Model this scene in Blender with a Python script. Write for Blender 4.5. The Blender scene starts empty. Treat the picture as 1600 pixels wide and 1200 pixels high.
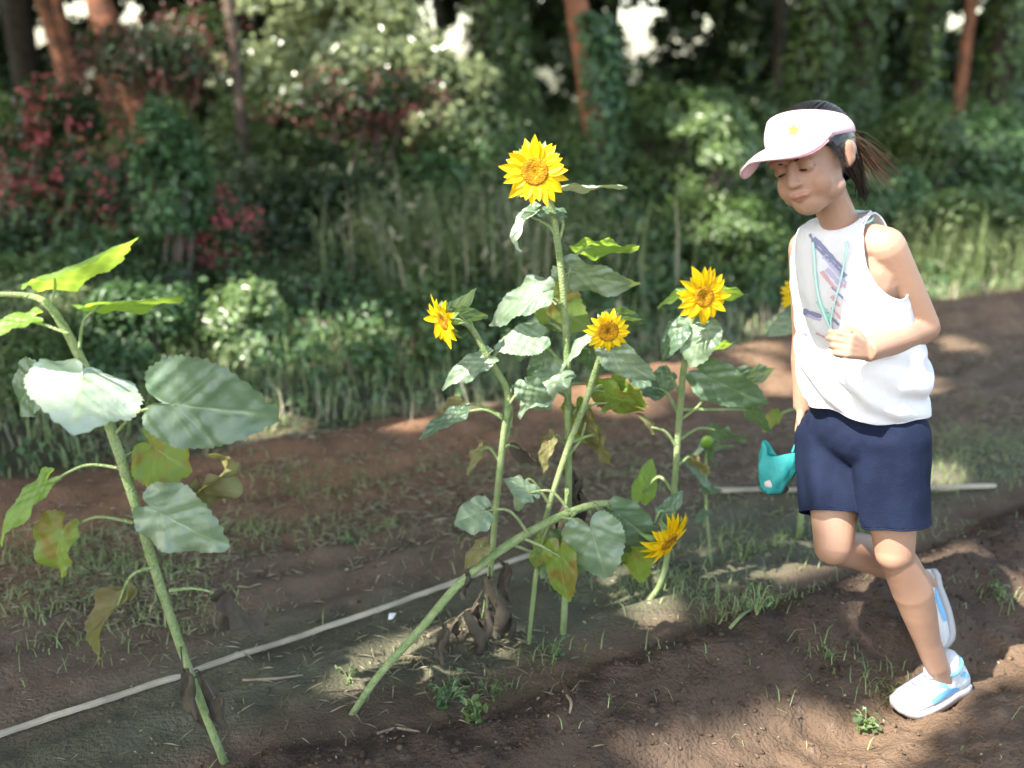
import bpy, bmesh, math, random
import numpy as np
from mathutils import Vector, Matrix
random.seed(7); RNG = np.random.default_rng(7)
R = math.radians
scene = bpy.context.scene
C = scene.collection

# ---------------------------------------------------------------- camera, sky, sun, exposure
PITCH = R(17.7); CAMZ = 1.35; FPX = 1570.0
cam_d = bpy.data.cameras.new('camera'); cam = bpy.data.objects.new('camera', cam_d); C.objects.link(cam)
cam.location = (0, 0, CAMZ); cam.rotation_euler = (R(90) - PITCH, 0, 0)
cam_d.sensor_width = 36; cam_d.lens = 36 * FPX / 1600; cam_d.clip_start = 0.05; cam_d.clip_end = 2000
cam_d.dof.use_dof = True; cam_d.dof.focus_distance = 2.05; cam_d.dof.aperture_fstop = 1.7
scene.camera = cam
SUN = Vector((-0.48, -0.34, 0.82)).normalized()
el = math.asin(SUN.z); az = math.atan2(SUN.x, SUN.y)
world = bpy.data.worlds.new("World"); scene.world = world; world.use_nodes = True
nt = world.node_tree; nt.nodes.clear()
sky = nt.nodes.new('ShaderNodeTexSky'); sky.sky_type = 'NISHITA'; sky.sun_disc = False
sky.sun_elevation = el; sky.sun_rotation = az; sky.dust_density = 2.2; sky.air_density = 1.0
bg = nt.nodes.new('ShaderNodeBackground'); bg.inputs[1].default_value = 0.15
wo = nt.nodes.new('ShaderNodeOutputWorld')
tint = nt.nodes.new('ShaderNodeMix'); tint.data_type = 'RGBA'; tint.blend_type = 'MULTIPLY'; tint.inputs[0].default_value = 1
tint.inputs[7].default_value = (1.07, 1.0, .86, 1)      # warm tint on the sky colour, offsets its blue cast
nt.links.new(sky.outputs[0], tint.inputs[6]); nt.links.new(tint.outputs[2], bg.inputs[0]); nt.links.new(bg.outputs[0], wo.inputs[0])
sl = bpy.data.lights.new('sun', 'SUN'); sl.energy = 3.0; sl.angle = R(0.5); sl.color = (1, 0.95, 0.86)
so = bpy.data.objects.new('sun', sl); C.objects.link(so)
so.rotation_euler = SUN.to_track_quat('Z', 'Y').to_euler()
scene.view_settings.view_transform = 'Standard'; scene.view_settings.look = 'None'
scene.view_settings.exposure = 2.48; scene.view_settings.gamma = 1
scene.render.engine = 'CYCLES'
scene.cycles.max_bounces = 6; scene.cycles.diffuse_bounces = 3; scene.cycles.glossy_bounces = 2
scene.cycles.transmission_bounces = 4; scene.cycles.transparent_max_bounces = 4

# ---------------------------------------------------------------- helpers
cp, sp_ = math.cos(PITCH), math.sin(PITCH)
def ray(px, py):
    a = (px - 800) / FPX; b = (600 - py) / FPX
    return Vector((a, cp + b * sp_, -sp_ + b * cp))
def P(px, py, Y):
    d = ray(px, py); t = Y / d.y
    return Vector((0, 0, CAMZ)) + d * t
def pxm(px, py, Y): return (Y / ray(px, py).y) / FPX      # metres covered by one photo pixel there

def vn(x, y, seed=0):
    x = np.asarray(x, float); y = np.asarray(y, float)
    xi = np.floor(x); yi = np.floor(y); fx = x - xi; fy = y - yi
    fx = fx * fx * (3 - 2 * fx); fy = fy * fy * (3 - 2 * fy)
    def h(a, b):
        v = np.sin(a * 127.1 + b * 311.7 + seed * 74.7) * 43758.5453
        return v - np.floor(v)
    return (h(xi, yi) * (1 - fx) + h(xi + 1, yi) * fx) * (1 - fy) + (h(xi, yi + 1) * (1 - fx) + h(xi + 1, yi + 1) * fx) * fy
def fbm(x, y, seed=0, o=4, f=1.0):
    s = 0; a = 1; t = 0
    for k in range(o):
        s = s + a * vn(np.asarray(x) * f, np.asarray(y) * f, seed + k * 3); t += a; a *= .5; f *= 2.1
    return s / t

def flat(px, py):
    d = ray(px, py); t = CAMZ / -d.z
    return d.x * t, d.y * t
_e = [(-9, -1.0)] + [flat(*q) for q in ((0, 765), (250, 735), (430, 705), (700, 655), (850, 625), (1100, 560), (1300, 512), (1600, 462))] + [(7, 8.0)]
def edge(x): return np.interp(x, [q[0] for q in _e], [q[1] for q in _e])
_f = [(-9, -3.), (-1.2, 1.05)] + [flat(*q) for q in ((420, 1185), (700, 1130), (900, 1060), (1130, 975), (1330, 900), (1600, 790))] + [(7, 6.0)]
def bed(x): return np.interp(x, [q[0] for q in _f], [q[1] for q in _f])
def sstep(a, b, x):
    t = np.clip((x - a) / (b - a), 0, 1); return t * t * (3 - 2 * t)
def H(x, y):
    x = np.asarray(x, float); y = np.asarray(y, float)
    d = edge(x) - y
    q = bed(x) - y
    near = sstep(30, 8, y)
    h = 0.10 * np.exp(-((d - .28) / .26) ** 2) * (.55 + .9 * fbm(x, y, 5, 3, 1.3))
    h += sstep(0, -6, d) * .25
    h += (fbm(x, y, 11, 4, 2.2) - .5) * .05 * near
    h += (fbm(x, y, 21, 4, 11) - .5) * .030 * near * sstep(-.6, .1, d)
    h += .075 * np.exp(-((q - .17) / .13) ** 2) * (.7 + .6 * fbm(x, y, 37, 3, 2.5)) - .05 * np.exp(-((q - .50) / .13) ** 2)
    h += (fbm(x, y, 31, 4, 17) - .5) * .05 * sstep(0, .08, q)
    # long furrows parallel to the bed
    h += .008 * np.sin((y - .60 * x) * 31 + 9 * fbm(x, y, 41, 3, 2.2)) * sstep(-.1, -.3, q) * sstep(.1, .4, d) * sstep(0, .5, y)
    # far hills
    h += sstep(26, 90, y) * -2.0 
    return h
def G(px, py):
    d = ray(px, py); z = 0.0
    for k in range(12):
        t = (z - CAMZ) / d.z; x = d.x * t; y = d.y * t; z = float(H(x, y))
    return Vector((x, y, z))

# materials ------------------------------------------------
MATS = {}
def mat(name, col, rough=.6, trans=0.0, tcol=None, spec=.5, var=.25, noise=None, bump=0, bscale=60, attr=False, sub=0, col2=None, sheen=0, vein=False, metal=0):
    m = bpy.data.materials.new(name); m.use_nodes = True; n = m.node_tree; n.nodes.clear(); L = n.links
    out = n.nodes.new('ShaderNodeOutputMaterial'); p = n.nodes.new('ShaderNodeBsdfPrincipled')
    p.inputs['Roughness'].default_value = rough; p.inputs['Specular IOR Level'].default_value = spec
    p.inputs['Metallic'].default_value = metal
    if sheen: p.inputs['Sheen Weight'].default_value = sheen
    if sub:
        p.inputs['Subsurface Weight'].default_value = sub; p.inputs['Subsurface Radius'].default_value = (.02, .008, .004); p.inputs['Subsurface Scale'].default_value = .5
    tc = n.nodes.new('ShaderNodeTexCoord')
    def rgb(c): 
        r = n.nodes.new('ShaderNodeRGB'); r.outputs[0].default_value = (*c, 1); return r.outputs[0]
    def mix(f, a, b, t='MIX'):
        x = n.nodes.new('ShaderNodeMix'); x.data_type = 'RGBA'; x.blend_type = t
        if isinstance(f, float): x.inputs[0].default_value = f
        else: L.new(f, x.inputs[0])
        L.new(a, x.inputs[6]); L.new(b, x.inputs[7]); return x.outputs[2]
    def nz(scale, detail=4, lo=.35, hi=.65):
        t = n.nodes.new('ShaderNodeTexNoise'); t.inputs['Scale'].default_value = scale; t.inputs['Detail'].default_value = detail
        L.new(tc.outputs['Object'], t.inputs['Vector'])
        r = n.nodes.new('ShaderNodeMapRange'); r.inputs[1].default_value = lo; r.inputs[2].default_value = hi
        L.new(t.outputs[0], r.inputs[0]); return r.outputs[0]
    if attr:
        a = n.nodes.new('ShaderNodeAttribute'); a.attribute_name = 'col'; base = a.outputs['Color']
        if col is not None: base = mix(1.0, base, rgb(col), 'MULTIPLY')
    else: base = rgb(col)
    if col2 is not None: base = mix(nz(*(noise or (6, 4))), base, rgb(col2))
    if var:
        a = n.nodes.new('ShaderNodeAttribute'); a.attribute_name = 'rnd'
        o = n.nodes.new('ShaderNodeMapRange'); o.inputs[3].default_value = 1 - var; o.inputs[4].default_value = 1 + var
        L.new(a.outputs['Fac'], o.inputs[0])
        v = n.nodes.new('ShaderNodeVectorMath'); v.operation = 'SCALE'; L.new(base, v.inputs[0]); L.new(o.outputs[0], v.inputs[3]); base = v.outputs[0]
    if vein:
        a = n.nodes.new('ShaderNodeAttribute'); a.attribute_name = 'vein'
        base = mix(a.outputs['Fac'], base, rgb((.42, .52, .26)))
    L.new(base, p.inputs['Base Color'])
    if bump:
        b = n.nodes.new('ShaderNodeBump'); b.inputs['Strength'].default_value = bump; b.inputs['Distance'].default_value = .01
        L.new(nz(bscale, 6, 0, 1), b.inputs['Height']); L.new(b.outputs[0], p.inputs['Normal'])
    if trans:
        t = n.nodes.new('ShaderNodeBsdfTranslucent')
        if tcol is not None: 
            L.new(mix(1.0, base, rgb(tcol), 'MULTIPLY') if False else rgb(tcol), t.inputs[0])
        else: L.new(base, t.inputs[0])
        x = n.nodes.new('ShaderNodeMixShader'); x.inputs[0].default_value = trans
        L.new(p.outputs[0], x.inputs[1]); L.new(t.outputs[0], x.inputs[2]); L.new(x.outputs[0], out.inputs[0])
    else: L.new(p.outputs[0], out.inputs[0])
    MATS[name] = m; return m

def link_mesh(name, me, m=None, parent=None, smooth=True):
    o = bpy.data.objects.new(name, me); C.objects.link(o)
    if m is not None: me.materials.append(m)
    if parent is not None: o.parent = parent
    if smooth and len(me.polygons): me.polygons.foreach_set('use_smooth', np.ones(len(me.polygons), bool))
    return o
def root_loc(o):
    v = Vector((0, 0, 0))
    while o is not None: v += o.location; o = o.parent
    return v
class MB:
    def __init__(s): s.v = []; s.f = []; s.n = 0; s.a = {}
    def add(s, verts, faces, **attrs):
        b = s.n; verts = [tuple(q) for q in verts]
        s.v += verts; s.n += len(verts)
        s.f += [tuple(i + b for i in f) for f in faces]
        for k in attrs:
            s.a.setdefault(k, [0.0] * b)
        for k in s.a:
            s.a[k] += list(attrs[k]) if k in attrs else [0.0] * len(verts)
        return s
    def tube(s, pts, rad, n=10, caps=True, steps=6, squash=None):
        pts = [Vector(p) for p in pts]
        if not hasattr(rad, '__len__'): rad = [rad] * len(pts)
        if len(pts) > 2 and steps > 1:
            q = []; rr = []
            for i in range(len(pts) - 1):
                p0 = pts[max(i - 1, 0)]; p1 = pts[i]; p2 = pts[i + 1]; p3 = pts[min(i + 2, len(pts) - 1)]
                for k in range(steps):
                    t = k / steps
                    q.append(.5 * ((2 * p1) + (-p0 + p2) * t + (2 * p0 - 5 * p1 + 4 * p2 - p3) * t * t + (-p0 + 3 * p1 - 3 * p2 + p3) * t ** 3))
                    rr.append(rad[i] * (1 - t) + rad[i + 1] * t)
            q.append(pts[-1]); rr.append(rad[-1]); pts, rad = q, rr
        V = []; F = []; up = None
        for i, p in enumerate(pts):
            d = (pts[min(i + 1, len(pts) - 1)] - pts[max(i - 1, 0)]).normalized()
            if up is None: up = d.orthogonal().normalized()
            up = (up - d * up.dot(d)).normalized(); sd = d.cross(up)
            for k in range(n):
                a = 2 * math.pi * k / n
                V.append(p + (up * math.cos(a) + sd * math.sin(a)) * rad[i])
        for i in range(len(pts) - 1):
            for k in range(n):
                a = i * n + k; b = i * n + (k + 1) % n
                F.append((a, b, b + n, a + n))
        if caps: F.append(tuple(range(n))[::-1]); F.append(tuple(range((len(pts) - 1) * n, len(pts) * n)))
        return s.add(V, F)
    def ball(s, c, r, M=None, sub=2):
        bm = bmesh.new(); bmesh.ops.create_icosphere(bm, subdivisions=sub, radius=1)
        r = r if hasattr(r, '__len__') else (r, r, r)
        M = M or Matrix.Identity(3); c = Vector(c)
        V = [c + M @ Vector((v.co.x * r[0], v.co.y * r[1], v.co.z * r[2])) for v in bm.verts]
        F = [tuple(v.index for v in f.verts) for f in bm.faces]; bm.free()
        return s.add(V, F)
    def cap(s, a, b, ra, rb, n=16):
        a = Vector(a); b = Vector(b); d = (b - a).normalized()
        pts = []; rad = []
        for k in range(5):
            t = math.pi / 2 * k / 4 + .02 * (k == 0); pts.append(a - d * ra * math.cos(t)); rad.append(max(ra * math.sin(t), ra * .02))
        for k in range(5):
            t = math.pi / 2 * k / 4; pts.append(b + d * rb * math.sin(t)); rad.append(max(rb * math.cos(t), rb * .02))
        return s.tube(pts, rad, n, True, 1)
    def mesh(s, name, off=Vector((0, 0, 0))):
        me = bpy.data.meshes.new(name)
        me.from_pydata([(v[0] - off.x, v[1] - off.y, v[2] - off.z) for v in s.v], [], s.f)
        for k, a in s.a.items():
            at = me.attributes.new(k, 'FLOAT', 'POINT'); at.data.foreach_set('value', np.array(a, np.float32))
        me.update(); return me
    def build(s, name, m, parent=None, smooth=True):
        return link_mesh(name, s.mesh(name, root_loc(parent)), m, parent, smooth)
def fast(name, V, F, m, parent=None, rnd=None, smooth=False, kind=None):
    """V (n,3), F (m,k) numpy"""
    off = root_loc(parent); V = np.asarray(V, np.float32) - np.array(off, np.float32)
    me = bpy.data.meshes.new(name); k = F.shape[1]
    me.vertices.add(len(V)); me.vertices.foreach_set('co', V.ravel())
    me.loops.add(F.size); me.loops.foreach_set('vertex_index', F.astype(np.int32).ravel())
    me.polygons.add(len(F)); me.polygons.foreach_set('loop_start', np.arange(0, F.size, k, dtype=np.int32))
    me.update(calc_edges=True)
    if rnd is not None:
        at = me.attributes.new('rnd', 'FLOAT', 'POINT'); at.data.foreach_set('value', rnd.astype(np.float32))
    o = link_mesh(name, me, m, parent, smooth)
    return o
def thing(name, loc, label, cat, group=None):
    o = bpy.data.objects.new(name, None); C.objects.link(o); o.location = loc; o.empty_display_size = .1
    o['label'] = label; o['category'] = cat
    if group: o['group'] = group
    return o
def tag(o, label, cat, group=None, kind=None):
    o['label'] = label
    if cat: o['category'] = cat
    if group: o['group'] = group
    if kind: o['kind'] = kind
    return o

def unit(a): return a / np.maximum(np.linalg.norm(a, axis=1, keepdims=True), 1e-9)
def leaves(c, n_dir, size, aspect=.5, fold=.25, rng=RNG):
    """folded leaf of two triangles pairs at each centre c (n,3), normals n_dir, size (n,)"""
    n = len(c); t = rng.normal(size=(n, 3)); nd = unit(n_dir)
    a = unit(t - nd * np.sum(t * nd, 1, keepdims=True)); b = np.cross(nd, a); s = size[:, None]
    v0 = c - a * s * .5; v3 = c + a * s * .5 - nd * s * .12
    v1 = c - a * s * .08 + b * s * aspect * .5 + nd * s * fold * .3; v2 = c - a * s * .08 - b * s * aspect * .5 + nd * s * fold * .3
    v4 = c + a*s*.25 + b * s * aspect * .33 + nd * s * fold * .12; v5 = c + a*s*.25 - b * s * aspect * .33 + nd * s * fold * .12
    V = np.stack([v0, v1, v2, v3, v4, v5], 1).reshape(-1, 3); i = np.arange(n)[:, None] * 6
    F = np.concatenate([i + [0, 3, 4], i + [0, 4, 1], i + [0, 2, 5], i + [0, 5, 3]], 1).reshape(-1, 3)
    return V, F, np.repeat(rng.random(n), 6)
def blades(p, h, w, lean, rng=RNG, az=None):
    n = len(p); az = rng.random(n) * 2 * np.pi if az is None else az
    d = np.stack([np.cos(az), np.sin(az), 0 * az], 1); sd = np.stack([-np.sin(az), np.cos(az), 0 * az], 1)
    h = h[:, None]; w = w[:, None]; lean = lean[:, None]; up = np.array([[0, 0, 1.0]])
    m = p + up * h * .55 + d * lean * h * .25; t = p + up * h * (1 - .35 * lean) + d * lean * h * .8
    V = np.stack([p - sd * w, p + sd * w, m + sd * w * .8, m - sd * w * .8, t], 1).reshape(-1, 3); i = np.arange(n)[:, None] * 5
    F = np.concatenate([i + [0, 1, 2], i + [0, 2, 3], i + [3, 2, 4]], 1).reshape(-1, 3)
    return V, F, np.repeat(rng.random(n), 5)

# ---------------------------------------------------------------- material set
M_soil = mat('soil', None, .95, attr=True, var=0, spec=.15, bump=1.0, bscale=110, col2=None)
M_crumb = mat('soil_crumb', (.085, .055, .040), .95, var=.45, spec=.1)
M_leafA = mat('sunflower_leaf', (.075, .135, .080), .42, .22, (.28, .42, .06), .8, 0, (9, 3), .25, 45, col2=(.105, .170, .105), vein=True)
M_leafP = mat('sunflower_leaf_pale', (.13, .20, .12), .42, .2, (.35, .45, .1), .8, 0, (12, 4), .3, 55, col2=(.21, .275, .175), vein=True)  # lighter copy of the leaf, sky sheen put into its base colour
M_leafS = mat('sunflower_leaf_glare', (.40, .46, .36), .35, .1, (.4, .5, .2), .9, 0, (14, 4), .3, 55, col2=(.30, .37, .27), vein=True)  # sun glare painted into a much paler leaf colour
M_leafY = mat('sunflower_leaf_yellow', (.16, .24, .05), .5, .45, (.45, .55, .05), .5, 0, (22, 4, .5, .62), .25, 50, col2=(.22, .12, .04), vein=True)
M_leafG = mat('sunflower_leaf_bright', (.20, .32, .06), .45, .5, (.5, .72, .08), .5, 0, (14, 4), .2, 50, col2=(.16, .28, .05), vein=True)
M_leafD = mat('withered_leaf', (.075, .058, .047), .85, .12, None, .2, 0, (20, 4), .5, 60, col2=(.12, .10, .07))
M_leafO = mat('olive_drying_leaf', (.20, .20, .08), .6, .3, (.35, .35, .08), .4, 0, (22, 4), .4, 60, col2=(.12, .09, .04))
M_stem = mat('sunflower_stem', (.20, .29, .10), .55, .0, None, .4, 0, (45, 5), .8, 260, col2=(.31, .37, .17))
M_petal = mat('petal', (.86, .62, .010), .5, .4, (.95, .72, .012), .3, .0, (30, 2), 0, 1, col2=(.88, .54, .006))
M_disc = mat('flower_disc', (.55, .27, .012), .9, 0, None, .1, 0, (90, 2), .8, 260, col2=(.30, .15, .012))
M_sepal = mat('sepal', (.15, .26, .10), .5, .25, (.3, .45, .08), .5, 0, (20, 3), .2, 80, col2=(.22, .33, .16))
M_bark = mat('pine_bark', (.34, .14, .075), .9, 0, None, .15, 0, (9, 5), .9, 22, col2=(.13, .07, .05))
M_barkD = mat('dark_bark', (.030, .024, .018), .9, 0, None, .15, 0, (9, 5), .9, 22, col2=(.05, .042, .032))
M_barkG = mat('grey_bark', (.15, .11, .085), .9, 0, None, .15, 0, (9, 5), .9, 22, col2=(.09, .07, .06))
def fol(name, c, t=.3, r=.4, var=.5, spec=.6): return mat(name, c, r, t, tuple(min(1, q * 1.8) for q in c), spec, var)
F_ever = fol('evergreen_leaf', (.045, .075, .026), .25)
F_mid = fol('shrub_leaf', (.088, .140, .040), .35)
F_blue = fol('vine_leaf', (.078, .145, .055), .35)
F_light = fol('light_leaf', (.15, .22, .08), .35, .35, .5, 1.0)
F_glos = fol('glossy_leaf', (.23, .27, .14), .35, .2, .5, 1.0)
F_grass = fol('grass_blade', (.24, .30, .12), .35, .5)
F_dry = fol('dry_grass', (.36, .32, .22), .25, .7)
F_reed = fol('weed_blade', (.15, .19, .075), .35, .5)
F_red = mat('red_berry', (.52, .12, .13), .5, .3, (.5, .1, .1), .4, .4)
F_redl = mat('red_leaf', (.17, .06, .05), .5, .2, (.25, .07, .06), .4, .4)
F_can = fol('canopy_leaf', (.045, .075, .025), .2)

# ---------------------------------------------------------------- ground
def axis(segs):
    a = [segs[0][0]]
    for (x0, x1, s0, s1) in segs:
        x = x0
        while x < x1 - 1e-6:
            t = (x - x0) / (x1 - x0); x += s0 * (1 - t) + s1 * t; a.append(min(x, x1))
    return np.array(sorted(set(np.round(a, 5))))
gx = axis([(-900, -60, 120, 60), (-60, -8, 12, 1), (-8, -2.6, 1, .03), (-2.6, 3.4, .0125, .0125), (3.4, 9, .03, 1), (9, 60, 1, 12), (60, 900, 60, 120)])
gy = axis([(-60, -2, 10, 1), (-2, 1.0, .8, .02), (1.0, 3.6, .0115, .0115), (3.6, 7, .0125, .04), (7, 20, .05, 1), (20, 120, 1, 20), (120, 1500, 60, 150)])
X, Y = np.meshgrid(gx, gy); Z = H(X, Y)
V = np.stack([X, Y, Z], -1).reshape(-1, 3); nx, ny = len(gx), len(gy)
ii = (np.arange(ny - 1)[:, None] * nx + np.arange(nx - 1)[None]).ravel()
F = np.stack([ii, ii + 1, ii + nx + 1, ii + nx], 1)
ground = fast('ground', V, F, M_soil, None, None, True)
tag(ground, 'brown tilled field soil with furrows and a reddish ridge', None, kind='structure')
def soilcol(x, y):
    d = edge(x) - y; q = bed(x) - y
    n1 = fbm(x, y, 51, 4, 2.0); n2 = fbm(x, y, 61, 4, 9); n3 = fbm(x, y, 71, 3, 30)
    brown = np.array([.138, .099, .069]); red = np.array([.188, .106, .062]); moss = np.array([.102, .102, .066]); dark = np.array([.072, .050, .037])
    verge = np.array([.06, .06, .035]); tan = np.array([.16, .105, .068])
    c = np.ones(x.shape + (3,)) * brown
    def bl(m, k): 
        nonlocal c
        m = np.clip(m, 0, 1)[..., None]; c = c * (1 - m) + k * m
    bl(sstep(1.15, .45, d + (n1 - .5) * .5) * sstep(2.2, .2, x) * .95, red)
    bl(sstep(1.15, .3, d) * sstep(.2, 2.2, x) * .4, red)
    bl(sstep(-.05, -.22, q + (n1 - .5) * .12) * sstep(-.75, -.45, q + (n1 - .5) * .3) * .9, moss)
    bl(sstep(-.03, .06, q) * .9, dark)
    bl(sstep(.30, .55, q + (n1 - .5) * .25) * .8, tan)
    bl(sstep(.02, -.25, d + (n2 - .5) * .3), verge)
    c = c * (.55 + .55 * n2 + .35 * n3)[..., None]
    # pale straw crumbs
    bl((n3 > .80) * .25, np.array([.25, .20, .15]))
    return c
cols = soilcol(X, Y).reshape(-1, 3)
ca = ground.data.color_attributes.new('col', 'FLOAT_COLOR', 'POINT')
ca.data.foreach_set('color', np.concatenate([cols, np.ones((len(cols), 1))], 1).astype(np.float32).ravel())

# soil crumbs (uncountable)
def crumbs(name, n, xr, yr, r0, r1, m, cond):
    x = RNG.uniform(*xr, n); y = RNG.uniform(*yr, n); k = cond(x, y); x = x[k]; y = y[k]; n = len(x)
    r = r0 * (r1 / r0) ** (RNG.random(n) ** 5)
    bm = bmesh.new(); bmesh.ops.create_icosphere(bm, subdivisions=1, radius=1)
    bv = np.array([v.co[:] for v in bm.verts]); bf = np.array([[v.index for v in f.verts] for f in bm.faces]); bm.free()
    sc = RNG.uniform(.50, 1.35, (n, len(bv), 1)) * r[:, None, None] * RNG.uniform(.6, 1.25, (n, 1, 3)) * np.array([1, 1, .7]) 
    V = (bv[None] * sc + np.stack([x, y, H(x, y) + r * .25], 1)[:, None]).reshape(-1, 3)
    F = (bf[None] + (np.arange(n) * len(bv))[:, None, None]).reshape(-1, 3)
    o = fast(name, V, F, M_soil, None, None, False); cl = np.repeat(soilcol(x, y) * RNG.uniform(.7, 1.35, (n, 1)), len(bv), 0)
    ca = o.data.color_attributes.new('col', 'FLOAT_COLOR', 'POINT'); ca.data.foreach_set('color', np.concatenate([cl, np.ones((len(cl), 1))], 1).astype(np.float32).ravel()); return o
tag(crumbs('soil_clods', 60000, (-2, 3), (1.0, 5.2), .0016, .009, M_crumb, lambda x, y: (y < edge(x)) & (RNG.random(len(x)) < .35 + .78 * (bed(x) - y > 0) + .3 * (edge(x) - y < .9))), 'loose brown crumbs and clods of soil over the field', None, kind='stuff')

tag(crumbs('ridge_clods', 34000, (-.6, 2.6), (1.1, 4.5), .0025, .011, M_crumb, lambda x, y: (bed(x) - y > -.01) & (bed(x) - y < .36)), 'fresh dark crumbly clods along the turned ridge in front', None, kind='stuff')
# ---------------------------------------------------------------- grass / ground cover (stuff)
def scat(n, xr, yr, cond):
    x = RNG.uniform(*xr, n); y = RNG.uniform(*yr, n); k = cond(x, y); x = x[k]; y = y[k]
    return np.stack([x, y, H(x, y)], 1)
p = scat(80000, (-5, 8), (1.5, 9.5), lambda x, y: (y > edge(x) - .06 + .5*(fbm(x, y, 8, 2, 3)-.5)) & (RNG.random(len(x)) < fbm(x, y, 9, 3, 1.4) * 1.6 - .3) & (y - edge(x) < 4.5))
n = len(p); hh = RNG.uniform(.04, .20, n) * (.5 + sstep(0, 1.2, p[:, 1] - edge(p[:, 0])))
V, F, r = blades(p, hh, RNG.uniform(.0015, .004, n) * (.6 + p[:, 1] * .12), RNG.uniform(.2, 1.1, n))
tag(fast('verge_grass', V, F, F_grass, None, r), 'rough green grass along the far edge of the field', None, kind='stuff')
p = scat(26000, (-5, 8), (1.5, 9.0), lambda x, y: (y > edge(x) - .1) & (RNG.random(len(x)) < fbm(x, y, 19, 3, 1.9) * 2 - .6) & (y - edge(x) < 3.0))
n = len(p); V, F, r = blades(p, RNG.uniform(.05, .22, n), RNG.uniform(.0015, .003, n) * (.6 + p[:, 1] * .12), RNG.uniform(.4, 1.4, n))
tag(fast('dry_grass', V, F, F_dry, None, r), 'pale dry grass mixed into the verge behind the field', None, kind='stuff')
# low leafy weeds of the verge
p = scat(60000, (-5, 8), (1.5, 9.5), lambda x, y: (y > edge(x) + .02) & (RNG.random(len(x)) < fbm(x, y, 29, 3, 1.6) * 2 - .55))
n = len(p); p[:, 2] += RNG.random(n) ** 1.3 * .22 * (.35 + fbm(p[:, 0], p[:, 1], 33, 3, 1.2)) * (.4 + sstep(0, 1, p[:, 1] - edge(p[:, 0])))
nd = RNG.normal(size=(n, 3)) * .5 + [0, -.3, .8]
V, F, r = leaves(p, nd, RNG.uniform(.02, .05, n) * (.7 + p[:, 1] * .08), .7)
tag(fast('leafy_ground_cover', V, F, F_blue, None, r), 'low leafy weeds covering the slope below the trees', None, kind='stuff')
# sparse grass lying on the field
def straw(spots, per):
    PP = []
    for (px, py, rad, k) in spots:
        g = G(px, py); PP.append(RNG.normal(size=(int(per * k), 2)) * rad * np.array([1, .6]) + [g.x, g.y])
    q = np.concatenate(PP); n = len(q); p = np.stack([q[:, 0], q[:, 1], H(q[:, 0], q[:, 1]) + RNG.uniform(.002, .012, n)], 1)
    V, F, r = leaves(p, RNG.normal(size=(n, 3)) * .22 + [0, 0, 1], RNG.uniform(.012, .055, n), .055, .1)
    tag(fast('field_straw', V, F, F_dry, None, r), 'pale dry grass and straw strewn on the soil', None, kind='stuff')
def patch(name, lab, spots, m, h, per, lean=(.5, 1.6), w=.0012):
    PP = []
    for (px, py, rad, k) in spots:
        g = G(px, py)
        q = RNG.normal(size=(int(per * k), 2)) * rad * np.array([1, .55]) + [g.x, g.y]
        # short tufts
        q += RNG.normal(size=q.shape) * .004
        PP.append(q)
    q = np.concatenate(PP); p = np.stack([q[:, 0], q[:, 1], H(q[:, 0], q[:, 1])], 1); n = len(p)
    V, F, r = blades(p, RNG.uniform(*h, n), np.full(n, w) * RNG.uniform(.6, 1.5, n), RNG.uniform(*lean, n))
    return tag(fast(name, V, F, m, None, r), lab, None, kind='stuff')
patch('field_grass', 'thin green grass sprouting from the bare soil', [(200, 900, .13, 5), (110, 860, .12, 4), (280, 960, .10, 2), (380, 830, .1, 2.5), (60, 940, .1, 2), (560, 740, .12, 1.5), (460, 740, .1, 1.5), (850, 740, .25, 3), (560, 830, .1, 1), (950, 900, .12, 2), (1100, 930, .12, 3), (1180, 950, .07, 1.2), (1180, 860, .12, 2), (1380, 830, .12, 2), (1480, 740, .2, 4), (1550, 700, .2, 4), (1450, 690, .2, 2.5), (1380, 1080, .05, .7), (1290, 1010, .06, .4), (1060, 800, .2, 2), (860, 1030, .06, .5), (740, 1080, .06, .5), (640, 850, .2, 1.5), (1560, 920, .05, .5), (130, 1000, .15, 1.3), (1180, 1060, .3, .7)], F_grass, (.012, .06), 95)
straw([(200, 890, .18, 4), (90, 900, .2, 3), (300, 700, .15, 3), (280, 830, .12, 3), (690, 770, .3, 4), (900, 740, .35, 5), (560, 800, .3, 3), (1250, 700, .3, 2), (1500, 690, .25, 4), (1450, 560, .3, 3), (240, 690, .12, 3), (430, 690, .1, 3), (1150, 560, .2, 2), (700, 1000, .12, 1.2), (240, 960, .1, 1), (1560, 640, .2, 3), (500, 1050, .3, 1), (1000, 700, .3, 2), (660, 640, .08, 3), (760, 635, .12, 2)], 190)
# tiny pale litter flakes
p = scat(2600, (-2, 3), (1.2, 5.2), lambda x, y: y < edge(x)); n = len(p); p[:, 2] += .003
V, F, r = leaves(p, RNG.normal(size=(n, 3)) * .3 + [0, 0, 1], RNG.uniform(.004, .013, n), .5)
tag(fast('soil_litter', V, F, F_dry, None, r), 'tiny pale flakes of straw and leaf on the soil', None, kind='stuff')

exec_sections = []
# ---------------------------------------------------------------- canopy added for shade, leaves cleared along sun rays to chosen spots
SUNLIT = []          # (point, radius) that must stay in the sun
def sunny(v, r): SUNLIT.append((np.array(v[:]), r))
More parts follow.
